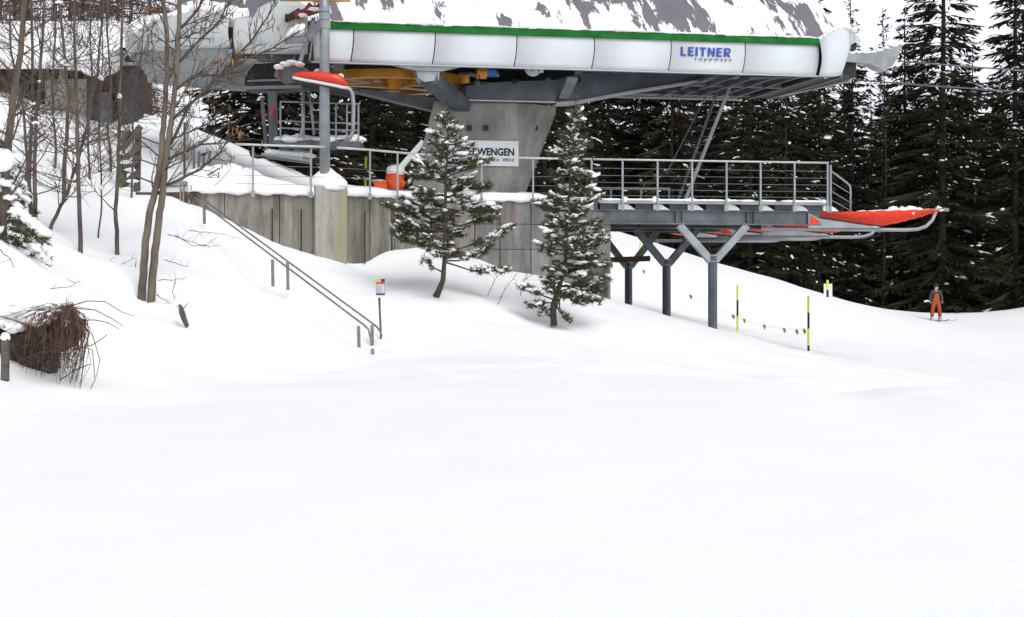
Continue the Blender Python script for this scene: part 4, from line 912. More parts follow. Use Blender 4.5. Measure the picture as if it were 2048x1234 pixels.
# ------------------------------------------------------------ vegetation
def rv(s=1): return Vector((random.uniform(-s,s),random.uniform(-s,s),random.uniform(-s,s)))
def spruce_proto(H,W,seed,snow=.15,clear=.0,dens=1.0,nb=8):
    random.seed(seed); tr=MB(); cr=MB(); sn=MB()
    tr.tube([(0,0,-1.5),(0.05,0,H*.3),(0,.04,H*.7),(0,0,H)],[.15*H/20,.12*H/20,.07*H/20,.02],7)
    nw=int(H*2.1*dens)
    for w in range(nw):
        t=(w+random.random()*.6)/nw; z=clear*H+(H*(1-clear))*t; L=W*(1-t)**.75*random.uniform(.75,1.1)+.15
        for b in range(nb if t<.85 else 5):
            a=random.uniform(0,2*math.pi); l=L*random.uniform(.55,1.15); dr=random.uniform(.15,.45)+(.25*(1-t)); d=Vector((math.cos(a),math.sin(a),0)); sd=Vector((-d.y,d.x,0))
            z0=z+random.uniform(-.2,.2); pts=[]
            for k in range(6):
                s=k/5; pts.append(d*l*s+Vector((0,0,z0-l*dr*s+l*.22*s*s*s)))
            n=max(5,int(l*6.5))
            if l>1.2: cr.add([pts[0],pts[3]+sd*.03,pts[5]],[(0,1,2)])
            for k in range(n):
                s=(k+random.random())/n; s=.15+.85*s; i=min(4,int(s*5)); q=pts[i].lerp(pts[i+1],s*5-i)
                for sgn in (-1,1):
                    tl=(.22+.38*(1-s))*min(1,l)*random.uniform(.7,1.4)+.12; dv=(d*random.uniform(.4,.9)+sd*sgn*random.uniform(.5,1)+Vector((0,0,random.uniform(-.9,-.05)))).normalized()
                    wd=random.uniform(.03,.07); up=dv.cross(rv()).normalized()*wd
                    e=q+dv*tl; mm=q+dv*tl*.45
                    cr.add([q,mm+up,e,mm-up],[(0,1,2,3)])
            if random.random()<snow*2.1:
                s=random.uniform(.45,.98); m=random.choice((1,1,2,3))
                for k in range(m):
                    s2=min(.99,s+k*.07); i=min(4,int(s2*5)); q=pts[i].lerp(pts[i+1],s2*5-i)
                    R=Matrix.Rotation(a,3,'Z'); sn.blob(q+Vector((0,0,.05))+sd*random.uniform(-.15,.15),(random.choice((.05,.06,.08,.10,.15,.25))*random.uniform(.8,1.2),random.uniform(.035,.09),random.uniform(.02,.045)),seed+w*9+b+k,.45,1,R@Matrix.Rotation(dr*.7,3,'Y'))
    random.seed(seed+1)
    return tr,cr,sn
ptrees={}
def make_spruce(name,H,W,seed,snow,fm,label,cat,group,**kw):
    tr,cr,sn=spruce_proto(H,W,seed,snow,**kw)
    r=empty(name,(0,0,0),label,cat,group); tr.build('trunk',M['barkd'],r,True); cr.build('crown',fm,r); sn.build('snow_load',M['snowload'],r,True); return r
fg='dark spruces of the forest behind the station'
protos=[make_spruce('spruce_tree',20,3.0,11,.20,M['needle'],'x','tree',fg),
        make_spruce('spruce_tree',18,3.4,12,.24,M['needleb'],'x','tree',fg),
        make_spruce('spruce_tree',22,3.2,13,.22,M['needle'],'x','tree',fg,nb=9),
        make_spruce('spruce_tree',16,2.7,14,.28,M['needle'],'x','tree',fg),
        make_spruce('spruce_tree',9,2.3,15,1.0,M['needleb'],'x','tree',fg,nb=9)]
used=[0]*5
def place_spruce(k,px,Y,base,sxy,H,label,rot):
    o=protos[k] if not used[k] else copy_tree(protos[k]); used[k]=1
    x=(px-1024)/F*Y; o.location=(x,Y,base); hh=(20,18,22,16,9)[k]; s=H/hh; o.scale=(sxy,sxy,s); o.rotation_euler=(0,0,rot); o['label']=label
    return o
random.seed(99)
front=[ # px, Y, H, width scale, proto, label
 (470,50,7.0,.9,4,'low snow-laden spruce left of the dark machinery leg behind the platform'),
 (540,49,7.0,1.0,4,'snow-laden bushy spruce behind the railed maintenance platform'),
 (612,51,7.2,1.0,4,'snow-laden spruce directly behind the round mast pillar'),
 (690,62,13,.85,1,'dark spruce filling the gap just right of the round mast'),
 (745,58,12,.85,0,'dark spruce rising behind the lime pole on the platform'),
 (805,60,13,.9,2,'dark spruce behind the orange snow gun'),
 (870,64,13,.9,0,'dark spruce hidden mostly by the left edge of the pylon'),
 (1090,84,18,1.0,1,'olive spruce just right of the concrete pylon'),
 (1150,86,18,1.0,3,'snow-flecked spruce behind the top of the second pine'),
 (1215,88,18,1.0,0,'spruce behind the start of the deck railing'),
 (1285,88,18,1.0,2,'spruce behind the middle of the deck railing'),
 (1345,86,18,.95,1,'spruce just left of the access ladder'),
 (1420,88,19,1.0,0,'spruce just right of the access ladder'),
 (1500,84,18,1.0,2,'spruce behind the right part of the deck railing'),
 (1570,84,18,1.0,3,'spruce under the right end of the white station'),
 (1640,86,18,1.0,1,'spruce behind the grey board at the forest edge'),
 (1705,86,17,1.0,0,'spruce below the rope guide at the station end'),
 (1768,89,16,.9,3,'lower spruce directly beneath the flared tip of the rope guide'),
 (1810,86,18.5,1.0,1,'spruce just left of the tallest tree by the skier'),
 (1885,84,25,1.5,2,'tall spruce rising to the top of the picture above the skier'),
 (1945,90,17.5,1.0,0,'shorter spruce in the gap between the two tallest trees'),
 (2032,84,24,1.3,2,'tall narrow-topped spruce at the right edge of the picture'),
 (1985,92,16,1.0,3,'low spruce left of the rightmost tall tree'),
 (2110,84,22,1.1,0,'spruce cut by the right edge of the picture')]
for i,(px,Y,H,w,k,lab) in enumerate(front):
    x=(px-1024)/F*Y; place_spruce(k,px,Y,gz(x,Y)-.4,w,H,lab,random.uniform(0,6.28))
for row,(Y0,dx) in enumerate(((100,62),(112,70),(128,74))):
    px=430+row*25
    while px<2130:
        Y=Y0+random.uniform(-4,4); x=(px-1024)/F*Y
        ytop=float(np.interp(px,[400,640,1650,1720,1790,1850,1950,2000,2060],[120,100,60,140,150,60,130,150,60]))+random.uniform(-10,50)+row*12
        if px<640: ytop=190
        zt_=CZ+(HY-ytop)/F*Y; base=-3.5; place_spruce(random.randrange(4),px,Y,base,random.uniform(.9,1.25),max(8,(zt_-base)),'dark spruce deep in the forest behind the front row of trees',random.uniform(0,6.28))
        px+=dx+random.uniform(-14,14)
# thin bare-topped sparse conifers against the snow slope, top right
def sparse(px,Y,ytop,seed,label,W=1.5):
    random.seed(seed); x=(px-1024)/F*Y; base=gz(x,Y)-1; H=CZ+(HY-ytop)/F*Y-base
    r=empty('sparse_conifer',(x,Y,base),label,'tree'); tr=MB(); cr=MB(); c0=Vector((x,Y,base))
    tr.tube([c0,c0+Vector((.2,0,H*.5)),c0+Vector((0,0,H))],[.1,.06,.015],6)
    for w in range(int(H*7)):
        t=w/(H*7); z=H*t; l=W*(1-t)**.6*random.uniform(.5,1.1)+.1; a=random.uniform(0,6.28); d=Vector((math.cos(a),math.sin(a),0))
        p0=c0+Vector((0,0,z)); pts=[p0,p0+d*l*.5+Vector((0,0,-.12*l)),p0+d*l+Vector((0,0,.12*l))]; tr.tube(pts,[.035,.02,.008],4)
        for k in range(int(l*14)):
            q=pts[1].lerp(pts[2],random.random()) if random.random()<.6 else pts[0].lerp(pts[1],random.random())
            dv=(d*.5+rv()).normalized(); up=dv.cross(rv()).normalized()*.05; tl=random.uniform(.15,.38); cr.add([q,q+dv*tl*.5+up,q+dv*tl,q+dv*tl*.5-up],[(0,1,2,3)])
    tr.build('trunk',M['barkd'],r,True); cr.build('crown',M['needleb'],r)
sparse(1765,84,15,31,'thin sparse conifer standing against the snow slope right of the station roof',1.6)
sparse(1700,86,-40,32,'sparse conifer top peeping out just above the right roof edge',1.2)
sparse(1808,86,60,33,'thin ragged conifer left of the tallest spruce, above the rope guide',2.3)
# brown larches on the far left behind hut
def larch(px,Y,ytop,seed,label,W=3.0):
    random.seed(seed); x=(px-1024)/F*Y; base=gz(x,Y)-1; H=CZ+(HY-ytop)/F*Y-base; c0=Vector((x,Y,base))
    r=empty('larch_tree',c0,label,'tree','brown winter larches behind the hut'); tr=MB(); cr=MB(); sn=MB(); tr.tube([c0,c0+Vector((0,0,H))],[.13,.03],7)
    for w in range(int(H*5)):
        t=w/(H*5); 
        if t<.12: continue
        l=W*(1-t)**.5*random.uniform(.5,1.1)+.3; a=random.uniform(0,6.28); d=Vector((math.cos(a),math.sin(a),0)); p0=c0+Vector((0,0,H*t)); p1=p0+d*l+Vector((0,0,l*random.uniform(-.3,.15)))
        tr.tube([p0,p1],[.04,.01],4)
        for k in range(int(l*30)):
            q=p0.lerp(p1,random.uniform(.05,1))+rv(.15); dv=rv().normalized(); dv.z-=.3; up=dv.cross(rv()).normalized()*.018; tl=random.uniform(.25,.6); cr.add([q,q+dv*tl*.5+up,q+dv*tl,q+dv*tl*.5-up],[(0,1,2,3)])
        if random.random()<.28: sn.blob(p0.lerp(p1,random.uniform(.5,1))+Vector((0,0,.04)),(.14,.07,.04),w,.3,1)
    tr.build('trunk',M['bark'],r,True); cr.build('crown',M['larch'],r); sn.build('snow_load',M['snowload'],r,True)
for i,(px,Y) in enumerate(((-60,58),(0,56),(55,60),(110,57),(165,60),(215,58),(262,61),(30,68),(140,69),(235,70),(300,72))):
    larch(px,Y,-160-random.uniform(0,120),200+i,('brown larch cut by the left picture edge','brown larch above the left end of the hut roof','brown larch above the hut roof, third from the left edge','brown larch above the middle of the hut roof','brown larch above the hut roof, left of its chimney','brown larch directly above the hut chimney','brown larch between the hut and the station shell','farther brown larch glimpsed above the hut roof on the left','farther brown larch glimpsed above the middle of the hut','farther brown larch glimpsed above the hut chimney','farthest brown larch next to the rounded station end')[i])

# ---- foreground pines with snow tufts
def tuft(cr,q,d,s=1.0,n=16):
    d=d.normalized()
    for k in range(n):
        dv=(d*random.uniform(.25,1)+rv(.9)).normalized(); l=random.uniform(.08,.15)*s; up=dv.cross(rv()).normalized()*.009*s
        cr.add([q-up,q+up,q+dv*l],[(0,1,2)])
def pine(name,path,Y,outline,nbr,seed,label,r0=.075,extra=()):
    random.seed(seed); b=P(path[0][0],path[0][1],Y); r=empty(name,b,label,'tree'); tr=MB(); br=MB(); cr=MB(); sn=MB()
    pts=[P(a,c,Y) for a,c in path]; n=len(pts); tr.tube(pts,[r0*(1-.88*i/(n-1)) for i in range(n)],8)
    ys=[o_[0] for o_ in outline]
    def onpath(y):
        for (a,c),(e,g) in zip(path[:-1],path[1:]):
            if g<=y<=c: t=(c-y)/(c-g); return a+(e-a)*t
        return path[-1][0]
    def branch(p0,d,l,rise,lvl=0,seedk=0):
        m=6; q=[p0]; sag=random.uniform(-.12,.05)
        for k in range(1,m+1):
            s=k/m; q.append(p0+d*l*s+Vector((0,0,rise*l*s+sag*l*math.sin(s*3.1)))+rv(.018))
        br.tube(q,[.018*(1-lvl*.4)*(1-.75*k/m)+.003 for k in range(m+1)],5)
        nt=max(3,int(l/.05))
        for k in range(nt):
            s=1-(k/nt)*(.62 if lvl==0 else .8); i=min(m-1,int(s*m)); w=q[i].lerp(q[i+1],s*m-i)
            w2=w+rv(.05); tuft(cr,w2,d+Vector((0,0,.5))+rv(.4),random.uniform(.8,1.15),17)
            if random.random()<(.55 if seedk%3==0 else .32):
                sz=random.choice((.016,.02,.026,.035,.045,.075))*random.uniform(.8,1.2); sn.blob(w2+Vector((0,0,.04)),(sz*random.uniform(1.1,2.2),sz*.9,sz*.5),seedk+k,.55,1,Matrix.Rotation(math.atan2(d.y,d.x),3,'Z')@Matrix.Rotation(-rise*.8+random.uniform(-.3,.3),3,'Y'))
        if lvl==0 and l>.3:
            for k in range(int(l*5)):
                s=random.uniform(.3,.9); i=min(m-1,int(s*m)); w=q[i].lerp(q[i+1],s*m-i); sg=random.choice((-1,1)); dd=(d+Vector((-d.y,d.x,0))*sg*random.uniform(.6,1.3)).normalized(); branch(w,dd,l*random.uniform(.2,.42),rise+.15,1,seedk+77+k)
    for i in range(nbr):
        t=(i+random.random())/nbr; y=ys[0]+(ys[-1]-ys[0])*t; cx=onpath(y); lo=np.interp(y,ys,[o_[1] for o_ in outline]); hi=np.interp(y,ys,[o_[2] for o_ in outline])
        a=random.uniform(0,2*math.pi); d=Vector((math.cos(a),math.sin(a),0)); wid=(hi-cx) if d.x>0 else (cx-lo); l=max(.12,wid/F*Y)*random.choice((.55,.75,.9,1.0,1.1))
        rise=random.uniform(.0,.35)*(1.0 if t>.25 else 2.2); branch(P(cx,y+rise*wid*.6,Y),d,l,rise,0,i*31)
    for (x0,y0,x1,y1) in extra:
        p0=P(x0,y0,Y); p1=P(x1,y1,Y); d=p1-p0; h=Vector((d.x,random.uniform(-.3,.2),0)); l=h.length; branch(p0,h.normalized(),l,d.z/l,0,x0)
    # crest
    tuft(cr,pts[-1],Vector((0,0,1)),1.3,30)
    tr.build('trunk',M['barkp'],r,True); br.build('branches',M['barkp'],r,True); cr.build('crown',M['pine'],r); sn.build('snow_load',M['snowload'],r,True)
pine('pine_tree',[(872,594),(880,576),(886,560),(889,520),(890,440),(892,340),(896,270),(894,208)],33,[(225,882,906),(270,862,925),(300,850,950),(350,825,965),(400,805,975),(440,785,985),(480,800,985),(515,840,975)],80,5,'snow-dusted young pine standing in front of the left of the name board',extra=((890,425,775,415),(890,490,790,470),(895,500,1022,455),(892,380,978,372),(895,345,975,322),(892,525,1005,538),(886,545,850,520),(890,300,945,290)))
pine('pine_tree',[(1108,652),(1106,612),(1118,575),(1130,530),(1134,440),(1142,340),(1152,200)],32.6,[(215,1140,1165),(260,1125,1172),(300,1108,1180),(350,1095,1190),(400,1078,1200),(450,1085,1205),(500,1090,1205),(550,1085,1205),(590,1062,1195)],112,6,'taller leaning snow-dusted pine in front of the right end of the wall',extra=((1110,600,1045,580),(1110,610,1080,625),(1112,612,1140,645),(1115,600,1130,640),(1134,420,1205,395),(1130,410,1075,408),(1125,500,1080,490),(1130,570,1208,580),(1130,525,1212,530),(1125,590,1170,612),(1120,600,1100,635),(1118,585,1195,600),(1112,605,1060,612)))

# ---- bare trees
def bare(name,stems,Y,r0,seed,label,nb=22,spread=1.0,catk=0,m='bark',lowfree=.15,extra=(),blen=1.6):
    random.seed(seed); b=P(stems[0][0][0],stems[0][0][1],Y); r=empty(name,b,label,'tree','bare winter trees on the left slope'); br=MB(); ck=MB(); sn=MB()
    def twig(p0,d,l,rad,lvl):
        n=5; q=[p0]; dd=d.copy()
        for k in range(n):
            dd=(dd+rv(.16)+Vector((0,0,.05))).normalized(); q.append(q[-1]+dd*l/n)
        br.tube(q,[rad*(1-.8*k/n)+.002 for k in range(n+1)],4 if lvl else 5)
        if catk and lvl>=1 and random.random()<catk:
            e=q[-1]; ck.tube([e,e+Vector((.004,0,-.05)),e+Vector((0,0,-.11))],[.007,.013,.005],5)
        if lvl<3:
            for k in range(random.choice((2,3,4)) if lvl<2 else random.choice((0,1,2))):
                i=random.randint(1,n-1); side=rv(1).normalized(); twig(q[i].lerp(q[i+1],random.random()),(dd*.8+side*.7).normalized(),l*random.uniform(.35,.6),rad*.5,lvl+1)
    for st_ in stems:
        tr=MB(); pts=[P(a,c,Y+ (st_[-1][2] if len(st_[-1])>2 else 0)) for a,c,*_ in st_]; fine=[]
        for a,c in zip(pts[:-1],pts[1:]):
            for k in range(4): fine.append(a.lerp(c,k/4)+rv(.012))
        fine.append(pts[-1]); rr=[r0*(1-.5*i/(len(fine)-1)) for i in range(len(fine))]; fine[0]=fine[0]-Vector((0,0,.4)); tr.tube(fine,rr,9); tr.build('trunk',M[m],r,True)
        for k in range(nb):
            t=lowfree+(1-lowfree)*random.random(); i=min(len(fine)-2,int(t*(len(fine)-1))); p0=fine[i].lerp(fine[i+1],random.random()); a=random.uniform(0,6.28)
            d=Vector((math.cos(a)*spread,math.sin(a)*spread,random.uniform(.1,1.1))).normalized(); twig(p0,d,random.uniform(.5,1)*blen,rr[i]*.22+.003,0)
            if random.random()<.05: sn.blob(p0+Vector((0,-rr[i]*.6,.02)),(random.uniform(.03,.07),.035,random.uniform(.02,.05)),k,.6,2)
    for e_ in extra:
        q=[P(a,c,Y-.1*i) for i,(a,c) in enumerate(e_)]; fine=[]
        for a,c in zip(q[:-1],q[1:]):
            for k in range(3): fine.append(a.lerp(c,k/3)+rv(.01))
        fine.append(q[-1]); n=len(fine); br.tube(fine,[.028*(1-.8*i/n)+.003 for i in range(n)],6)
        for i in range(2,n-1):
            for _ in range(2):
                d=((fine[i+1]-fine[i]).normalized()+rv(.7)).normalized(); twig(fine[i],d,random.uniform(.25,.7),.007,1)
    br.build('branches',M['twig'],r,True)
    if ck.v: ck.build('catkins',M['catkin'],r,True)
    if sn.v: sn.build('snow_load',M['snowload'],r,True)
bare('bare_tree',[[(301,590),(308,520),(316,450),(323,400),(330,340),(336,290),(343,235),(354,150),(358,50),(361,-80)],[(280,610),(288,530),(290,480),(303,410),(315,360),(323,300),(327,240),(334,150),(333,60),(318,-60)]],28,.078,41,'big twin-stemmed bare tree leaning beside the stair, hung with golden catkins',nb=14,catk=.12,m='barkg',
     extra=([(345,240),(400,190),(450,140),(500,85),(535,35),(560,-20)],[(340,290),(380,210),(430,160),(490,120),(545,95),(600,60)],[(352,130),(400,80),(440,40),(470,-20)],[(334,370),(400,340),(440,305),(462,270)],[(350,180),(390,150),(440,150),(500,140)],[(357,60),(395,20),(420,-30)],[(335,320),(400,290),(450,285)]),lowfree=.3,blen=1.5)
bare('bare_tree',[[(235,503),(232,420),(236,330),(238,240),(243,120),(246,-60)]],30,.045,42,'single straight bare tree just left of the rustic fence',nb=17)
bare('bare_tree',[[(162,497),(158,400),(156,300),(153,200),(149,100),(148,-60)]],29,.046,43,'straight bare tree, second trunk left of the rustic fence',nb=17)
bare('bare_tree',[[(98,462),(118,420),(135,385),(150,340),(172,260),(195,140),(214,-60)]],30,.04,44,'slanting bare tree whose foot kinks sideways in the snow',nb=14)
bare('bare_tree',[[(72,455),(70,380),(70,260),(80,150),(86,60),(90,-60)]],29,.045,45,'bare tree, right trunk of the close pair near the left edge',nb=18)
bare('bare_tree',[[(62,448),(58,340),(66,220),(66,100),(60,-60)]],29.5,.045,46,'bare tree, left trunk of the close pair near the left edge',nb=15)
bare('bare_tree',[[(128,392),(131,300),(138,200),(128,100),(110,-60)]],33,.05,47,'bare tree rising in front of the pale hut wall',nb=15)
bare('bare_tree',[[(195,480),(204,410),(203,340),(197,260),(206,120),(200,-40)]],31,.02,48,'very thin bare sapling between the two straight trunks',nb=22,blen=1.1)
bare('bare_tree',[[(2,500),(10,380),(20,250),(34,150),(46,60),(52,-60)]],24,.075,49,'thickest reddish bare trunk at the left picture edge',nb=15,blen=1.3)
bare('bare_tree',[[(50,420),(54,330),(46,220),(22,100),(15,-60)]],34,.04,50,'farther bare tree leaning left near the left edge',nb=14)
bare('bare_tree',[[(105,400),(112,300),(104,180),(110,60),(112,-60)]],36,.035,51,'farther slim bare tree below the hut opening',nb=15)
bare('bare_tree',[[(180,380),(176,280),(184,160),(180,40),(184,-60)]],36,.03,52,'farther slim bare tree in front of the hut door',nb=15)
bare('bare_tree',[[(222,330),(215,250),(222,170),(214,60),(218,-60)]],37,.035,53,'farther slim bare tree below the hut chimney',nb=14)
bare('bare_tree',[[(262,380),(268,300),(262,220),(280,130),(292,20)]],34,.025,54,'slim bare sapling in front of the rustic fence',nb=20,blen=1.1)
# low twigs poking out of the snow
def twigs(lst,label,loc,Y,mt='twig',name='bare_twigs',rad=.008):
    r=MB()
    for q in lst:
        pts=[P(a,b,Y) for a,b in q]; fine=[]
        for a,c in zip(pts[:-1],pts[1:]):
            for k in range(3): fine.append(a.lerp(c,k/3)+rv(.012))
        fine.append(pts[-1]); n=len(fine); r.tube(fine,[rad*(1-.6*i/n) for i in range(n)],5)
        for i in range(1,n-1):
            if random.random()<.5: e=fine[i]+rv(.14)+Vector((0,0,.04)); r.tube([fine[i],e],[rad*.5,.002],4)
    tag(r.build(name,M[mt],None,True),label,'twigs')
random.seed(5)
twigs([[(335,470),(372,480),(410,492),(440,490)],[(330,520),(360,530),(378,533)],[(318,560),(345,560),(372,555)],[(312,590),(330,600),(345,612)],[(350,560),(345,585),(350,600)]],'fine twigs poking from the snow right of the twin-stemmed tree',0,27.6)
twigs([[(378,462),(410,464),(440,468),(485,478)],[(350,470),(385,492),(415,490),(438,470)],[(430,372),(460,340),(462,300)]],'long arching bare twigs across the snow beside the stair rails',0,29)
twigs([[(975,592),(990,560),(1004,545)],[(992,615),(1008,580),(1035,545)],[(1048,565),(1058,538)],[(1040,590),(1046,560),(1070,548)]],'a few dark bare stems in the snow between the two pines',0,33)
twigs([[(418,700),(445,720),(470,735),(480,745)],[(440,715),(450,740)]],'thin reddish twigs lying low in the open snow slope',0,26)
twigs([[(196,520),(215,525),(230,515)],[(212,538),(240,530),(275,515)],[(272,520),(268,560),(275,580)]],'dark forked twigs in the snow left of the twin-stemmed tree',0,29)
twigs([[(0,620),(45,592),(90,580),(135,575),(160,562)],[(0,588),(50,592),(95,592)],[(0,500),(20,520),(40,560)]],'long thin bent twig lying over the snow mound at the left',0,22)
m_=MB(); m_.tube([P(359,608,26.2),P(361,614,26.2),P(364,626,26.15),P(368,638,26.1),P(374,652,26.2)],[.012,.04,.055,.05,.04],7); m_.tube([P(364,620,26.2),P(372,612,26.2),P(377,604,26.1)],[.012,.008,.003],5); m_.tube([P(362,615,26.2),P(356,611,26.2),P(352,616,26.1)],[.01,.006,.003],5); tag(m_.build('tree_stump',M['bark']),'small broken grey stump sticking out of the snow','stump')

# ---- bush with hanging dead stems and bank
random.seed(17)
eb=MB()
gx_=np.linspace(-60,128,30); topb=lambda x:float(np.interp(x,[-60,0,20,50,90,128],[650,648,648,632,622,616])); botb=lambda x:float(np.interp(x,[-60,0,20,52,85,105,118,128],[700,708,720,742,752,762,738,655]))
for i,x in enumerate(gx_):
    for j in range(14):
        t=j/13; y=topb(x)+(botb(x)-topb(x))*t; Yq=20.6-1.0*math.sin(t*math.pi)*.35-.25*t+.12*mnoise.noise(Vector((x*.08,y*.08,0)))
        eb.v.append(tuple(P(x,y,Yq)))
nb_=len(gx_)
for i in range(nb_-1):
    for j in range(13): eb.f.append((i*14+j,i*14+j+1,(i+1)*14+j+1,(i+1)*14+j)); eb.mi.append(0)
ob=eb.build('earth_bank',M['earth'],None,True); ob.modifiers.new('s','SOLIDIFY').thickness=.3; ob.modifiers['s'].offset=-1; tag(ob,'dark earthy hollow under the snow overhang at the left edge','bank')
sm=MB(); 
for i in range(26):
    x=random.uniform(-50,112); sm.blob(P(x,topb(x)-12+random.uniform(-3,3)+ (4 if random.random()<.3 else 0),20.7),(random.uniform(.2,.4),.65,random.uniform(.09,.13)),i,.2,2)
sm.blob(P(72,634,20.2),(.20,.25,.12),5,.2,2); sm.blob(P(30,655,20.2),(.16,.22,.08),6,.25,2); sm.blob(P(5,640,20.3),(.3,.3,.12),7,.25,2)
tag(sm.build('snow_overhang',M['snow'],None,True),kind='structure')
bs=empty('dead_bush',P(135,620,20.2),'red-brown dead bush with stems hanging down over the dark hollow','bush')
gm=MB(); tw=MB()
for i in range(120):
    x0=146-90*random.random()**2.6; y0=topb(min(x0,128))+random.gauss(3,6)
    if random.random()<.68:
        x1=x0+random.gauss(-6,14); y1=min(y0+random.uniform(25,135),botb(min(max(x1,0),118))+random.uniform(-4,10)); mid=((x0+x1)/2+random.gauss(0,9),(y0+y1)/2-8)
    else:
        x1=x0-random.uniform(15,95); y1=y0+random.uniform(5,75); mid=((x0+x1)/2,(y0+y1)/2-10)
    Yq=random.uniform(19.3,20.1); pts=[P(x0,y0,Yq+.1),P(*mid,Yq-.05)+rv(.03),P(x1,y1,Yq)+rv(.03)]
    (gm if random.random()<.5 else tw).tube(pts,[.005,.004,.002],4)
for i in range(75):   # drooping right side
    x0=random.gauss(138,5); y0=random.gauss(622,5); x1=x0+random.uniform(-8,34); y1=y0+random.uniform(60,165); Yq=random.uniform(19.4,20.2)
    pts=[P(x0,y0,Yq),P(x0+(x1-x0)*1.25,y0+(y1-y0)*.3,Yq)+rv(.03),P(x1+random.gauss(0,5),y0+(y1-y0)*.65,Yq)+rv(.04),P(x1-random.uniform(0,20),y1,Yq)]
    (gm if random.random()<.5 else tw).tube(pts,[.006,.005,.004,.002],4)
for (q) in ([(140,612),(175,602),(210,603),(245,625),(268,632)],[(140,615),(190,620),(225,638),(246,652)],[(145,640),(190,640),(215,645),(238,658)],[(145,630),(185,670),(200,720),(192,755)],[(150,690),(185,700),(190,760),(170,800)],[(150,700),(185,690),(214,670)],[(120,760),(150,740),(180,728)],[(0,632),(60,650),(115,682)],[(30,725),(70,708),(110,702)],[(55,622),(85,618),(118,617)]):
    pts=[P(a,b,19.7) for a,b in q]; tw.tube(pts,[.008-.0012*i for i in range(len(pts))],5,)
for i in range(60):   # forked side twigs
    q0=P(random.uniform(60,150),random.uniform(625,740),random.uniform(19.3,19.8)); d_=Vector((random.gauss(0,1),0,random.gauss(-.3,.8))).normalized()*random.uniform(.1,.3); q1=q0+d_; tw.tube([q0,q0+d_*.5+rv(.03),q1],[.005,.004,.002],4); 
    for _ in range(2): tw.tube([q0+d_*.5,q0+d_*.5+rv(.12)],[.003,.0015],4)
sb=MB()
for i in range(16): sb.blob(P(random.uniform(60,135),random.uniform(612,650),19.7),(random.uniform(.02,.06),.03,random.uniform(.015,.03)),i,.5,1)
sb.build('snow_load',M['snowload'],bs,True)
hb=MB()
for i in range(280):
    a_=random.random()**.4; q=P(60+78*a_+random.gauss(0,4),634-14*a_+random.gauss(0,6),random.uniform(19.8,20.2)); d_=Vector((random.gauss(.3,.5),0,random.gauss(-.4,.5)))*random.uniform(.1,.22); hb.tube([q,q+d_*.5+rv(.03),q+d_+rv(.05)],[.006,.004,.002],4)
gm.build('hanging_stems',M['grass'],bs,True); tw.build('twigs',M['twig'],bs,True)
hb.build('matted_root',M['grassr'],bs)
# small snow-laden conifer at left edge
random.seed(3)
r=empty('young_spruce',P(15,480,24.3),'small snow-laden young spruce with drooping boughs at the left edge','tree')
cr=MB(); sn=MB(); tr=MB(); c0=P(2,490,24.3); tr.tube([c0,P(0,270,24.3)],[.06,.015],7)
for w in range(15):
    t=w/14; z=P(0,485-210*t,24.3)
    for b in range(10):
        a=random.uniform(0,6.28); d=Vector((math.cos(a),math.sin(a),0)); l=(.75*(1-t)**.8+.12)*random.uniform(.7,1.1)
        for k in range(int(l*20)+2):
            s=random.uniform(.2,1); q=z+d*l*s+Vector((0,0,-.45*l*s*s)); tuft(cr,q+rv(.03),d+Vector((0,0,-.2)),.7,9)
        if random.random()<.4: q=z+d*l*.8+Vector((0,0,-.26*l)); sn.blob(q,(.14,.09,.05),w*b,.4,1,Matrix.Rotation(a,3,'Z')@Matrix.Rotation(.5,3,'Y'))
for k in range(26):   # fallen bough
    p=P(30+k*2.4,430+k*1.9,23.6)
    for _ in range(4): tuft(cr,p+rv(.07),Vector((1,0,-.6)),.9,12)
    if k%2: sn.blob(p+Vector((0,0,.08)),(.12,.1,.06),k,.4,1)
sn.blob(P(2,320,23.9),(.20,.2,.19),3,.1,2)
tr.build('trunk',M['bark'],r,True); cr.build('crown',M['pine'],r); sn.build('snow_load',M['snowload'],r,True)

# ------------------------------------------------------------ skier
sk=empty('person',P(1871,640,75),'person in orange ski bib and grey jacket standing on skis at the forest edge','person')
sk0=P(1872,641,75)
def skinned(name,J,E,mt,parent,sub=2):
    me=bpy.data.meshes.new(name); o=bpy.data.objects.new(name,me); COL.objects.link(o)
    me.from_pydata([Vector(j[:3])+sk0 for j in J],E,[]); md=o.modifiers.new('k','SKIN'); md.use_smooth_shade=True
    sv=me.skin_vertices[0].data
    for i,j in enumerate(J): sv[i].radius=(j[3],j[4] if len(j)>4 else j[3]); 
    sv[0].use_root=True
    s=o.modifiers.new('s','SUBSURF'); s.levels=sub; s.render_levels=sub
    dg=bpy.context.evaluated_depsgraph_get(); dg.update(); m2=bpy.data.meshes.new_from_object(o.evaluated_get(dg)); bpy.data.objects.remove(o)
    off=wloc(parent)
    for v in m2.vertices: v.co-=off
    m2.materials.clear(); m2.materials.append(mt); m2.name=name
    ob=bpy.data.objects.new(name,m2); COL.objects.link(ob); ob.parent=parent; return ob
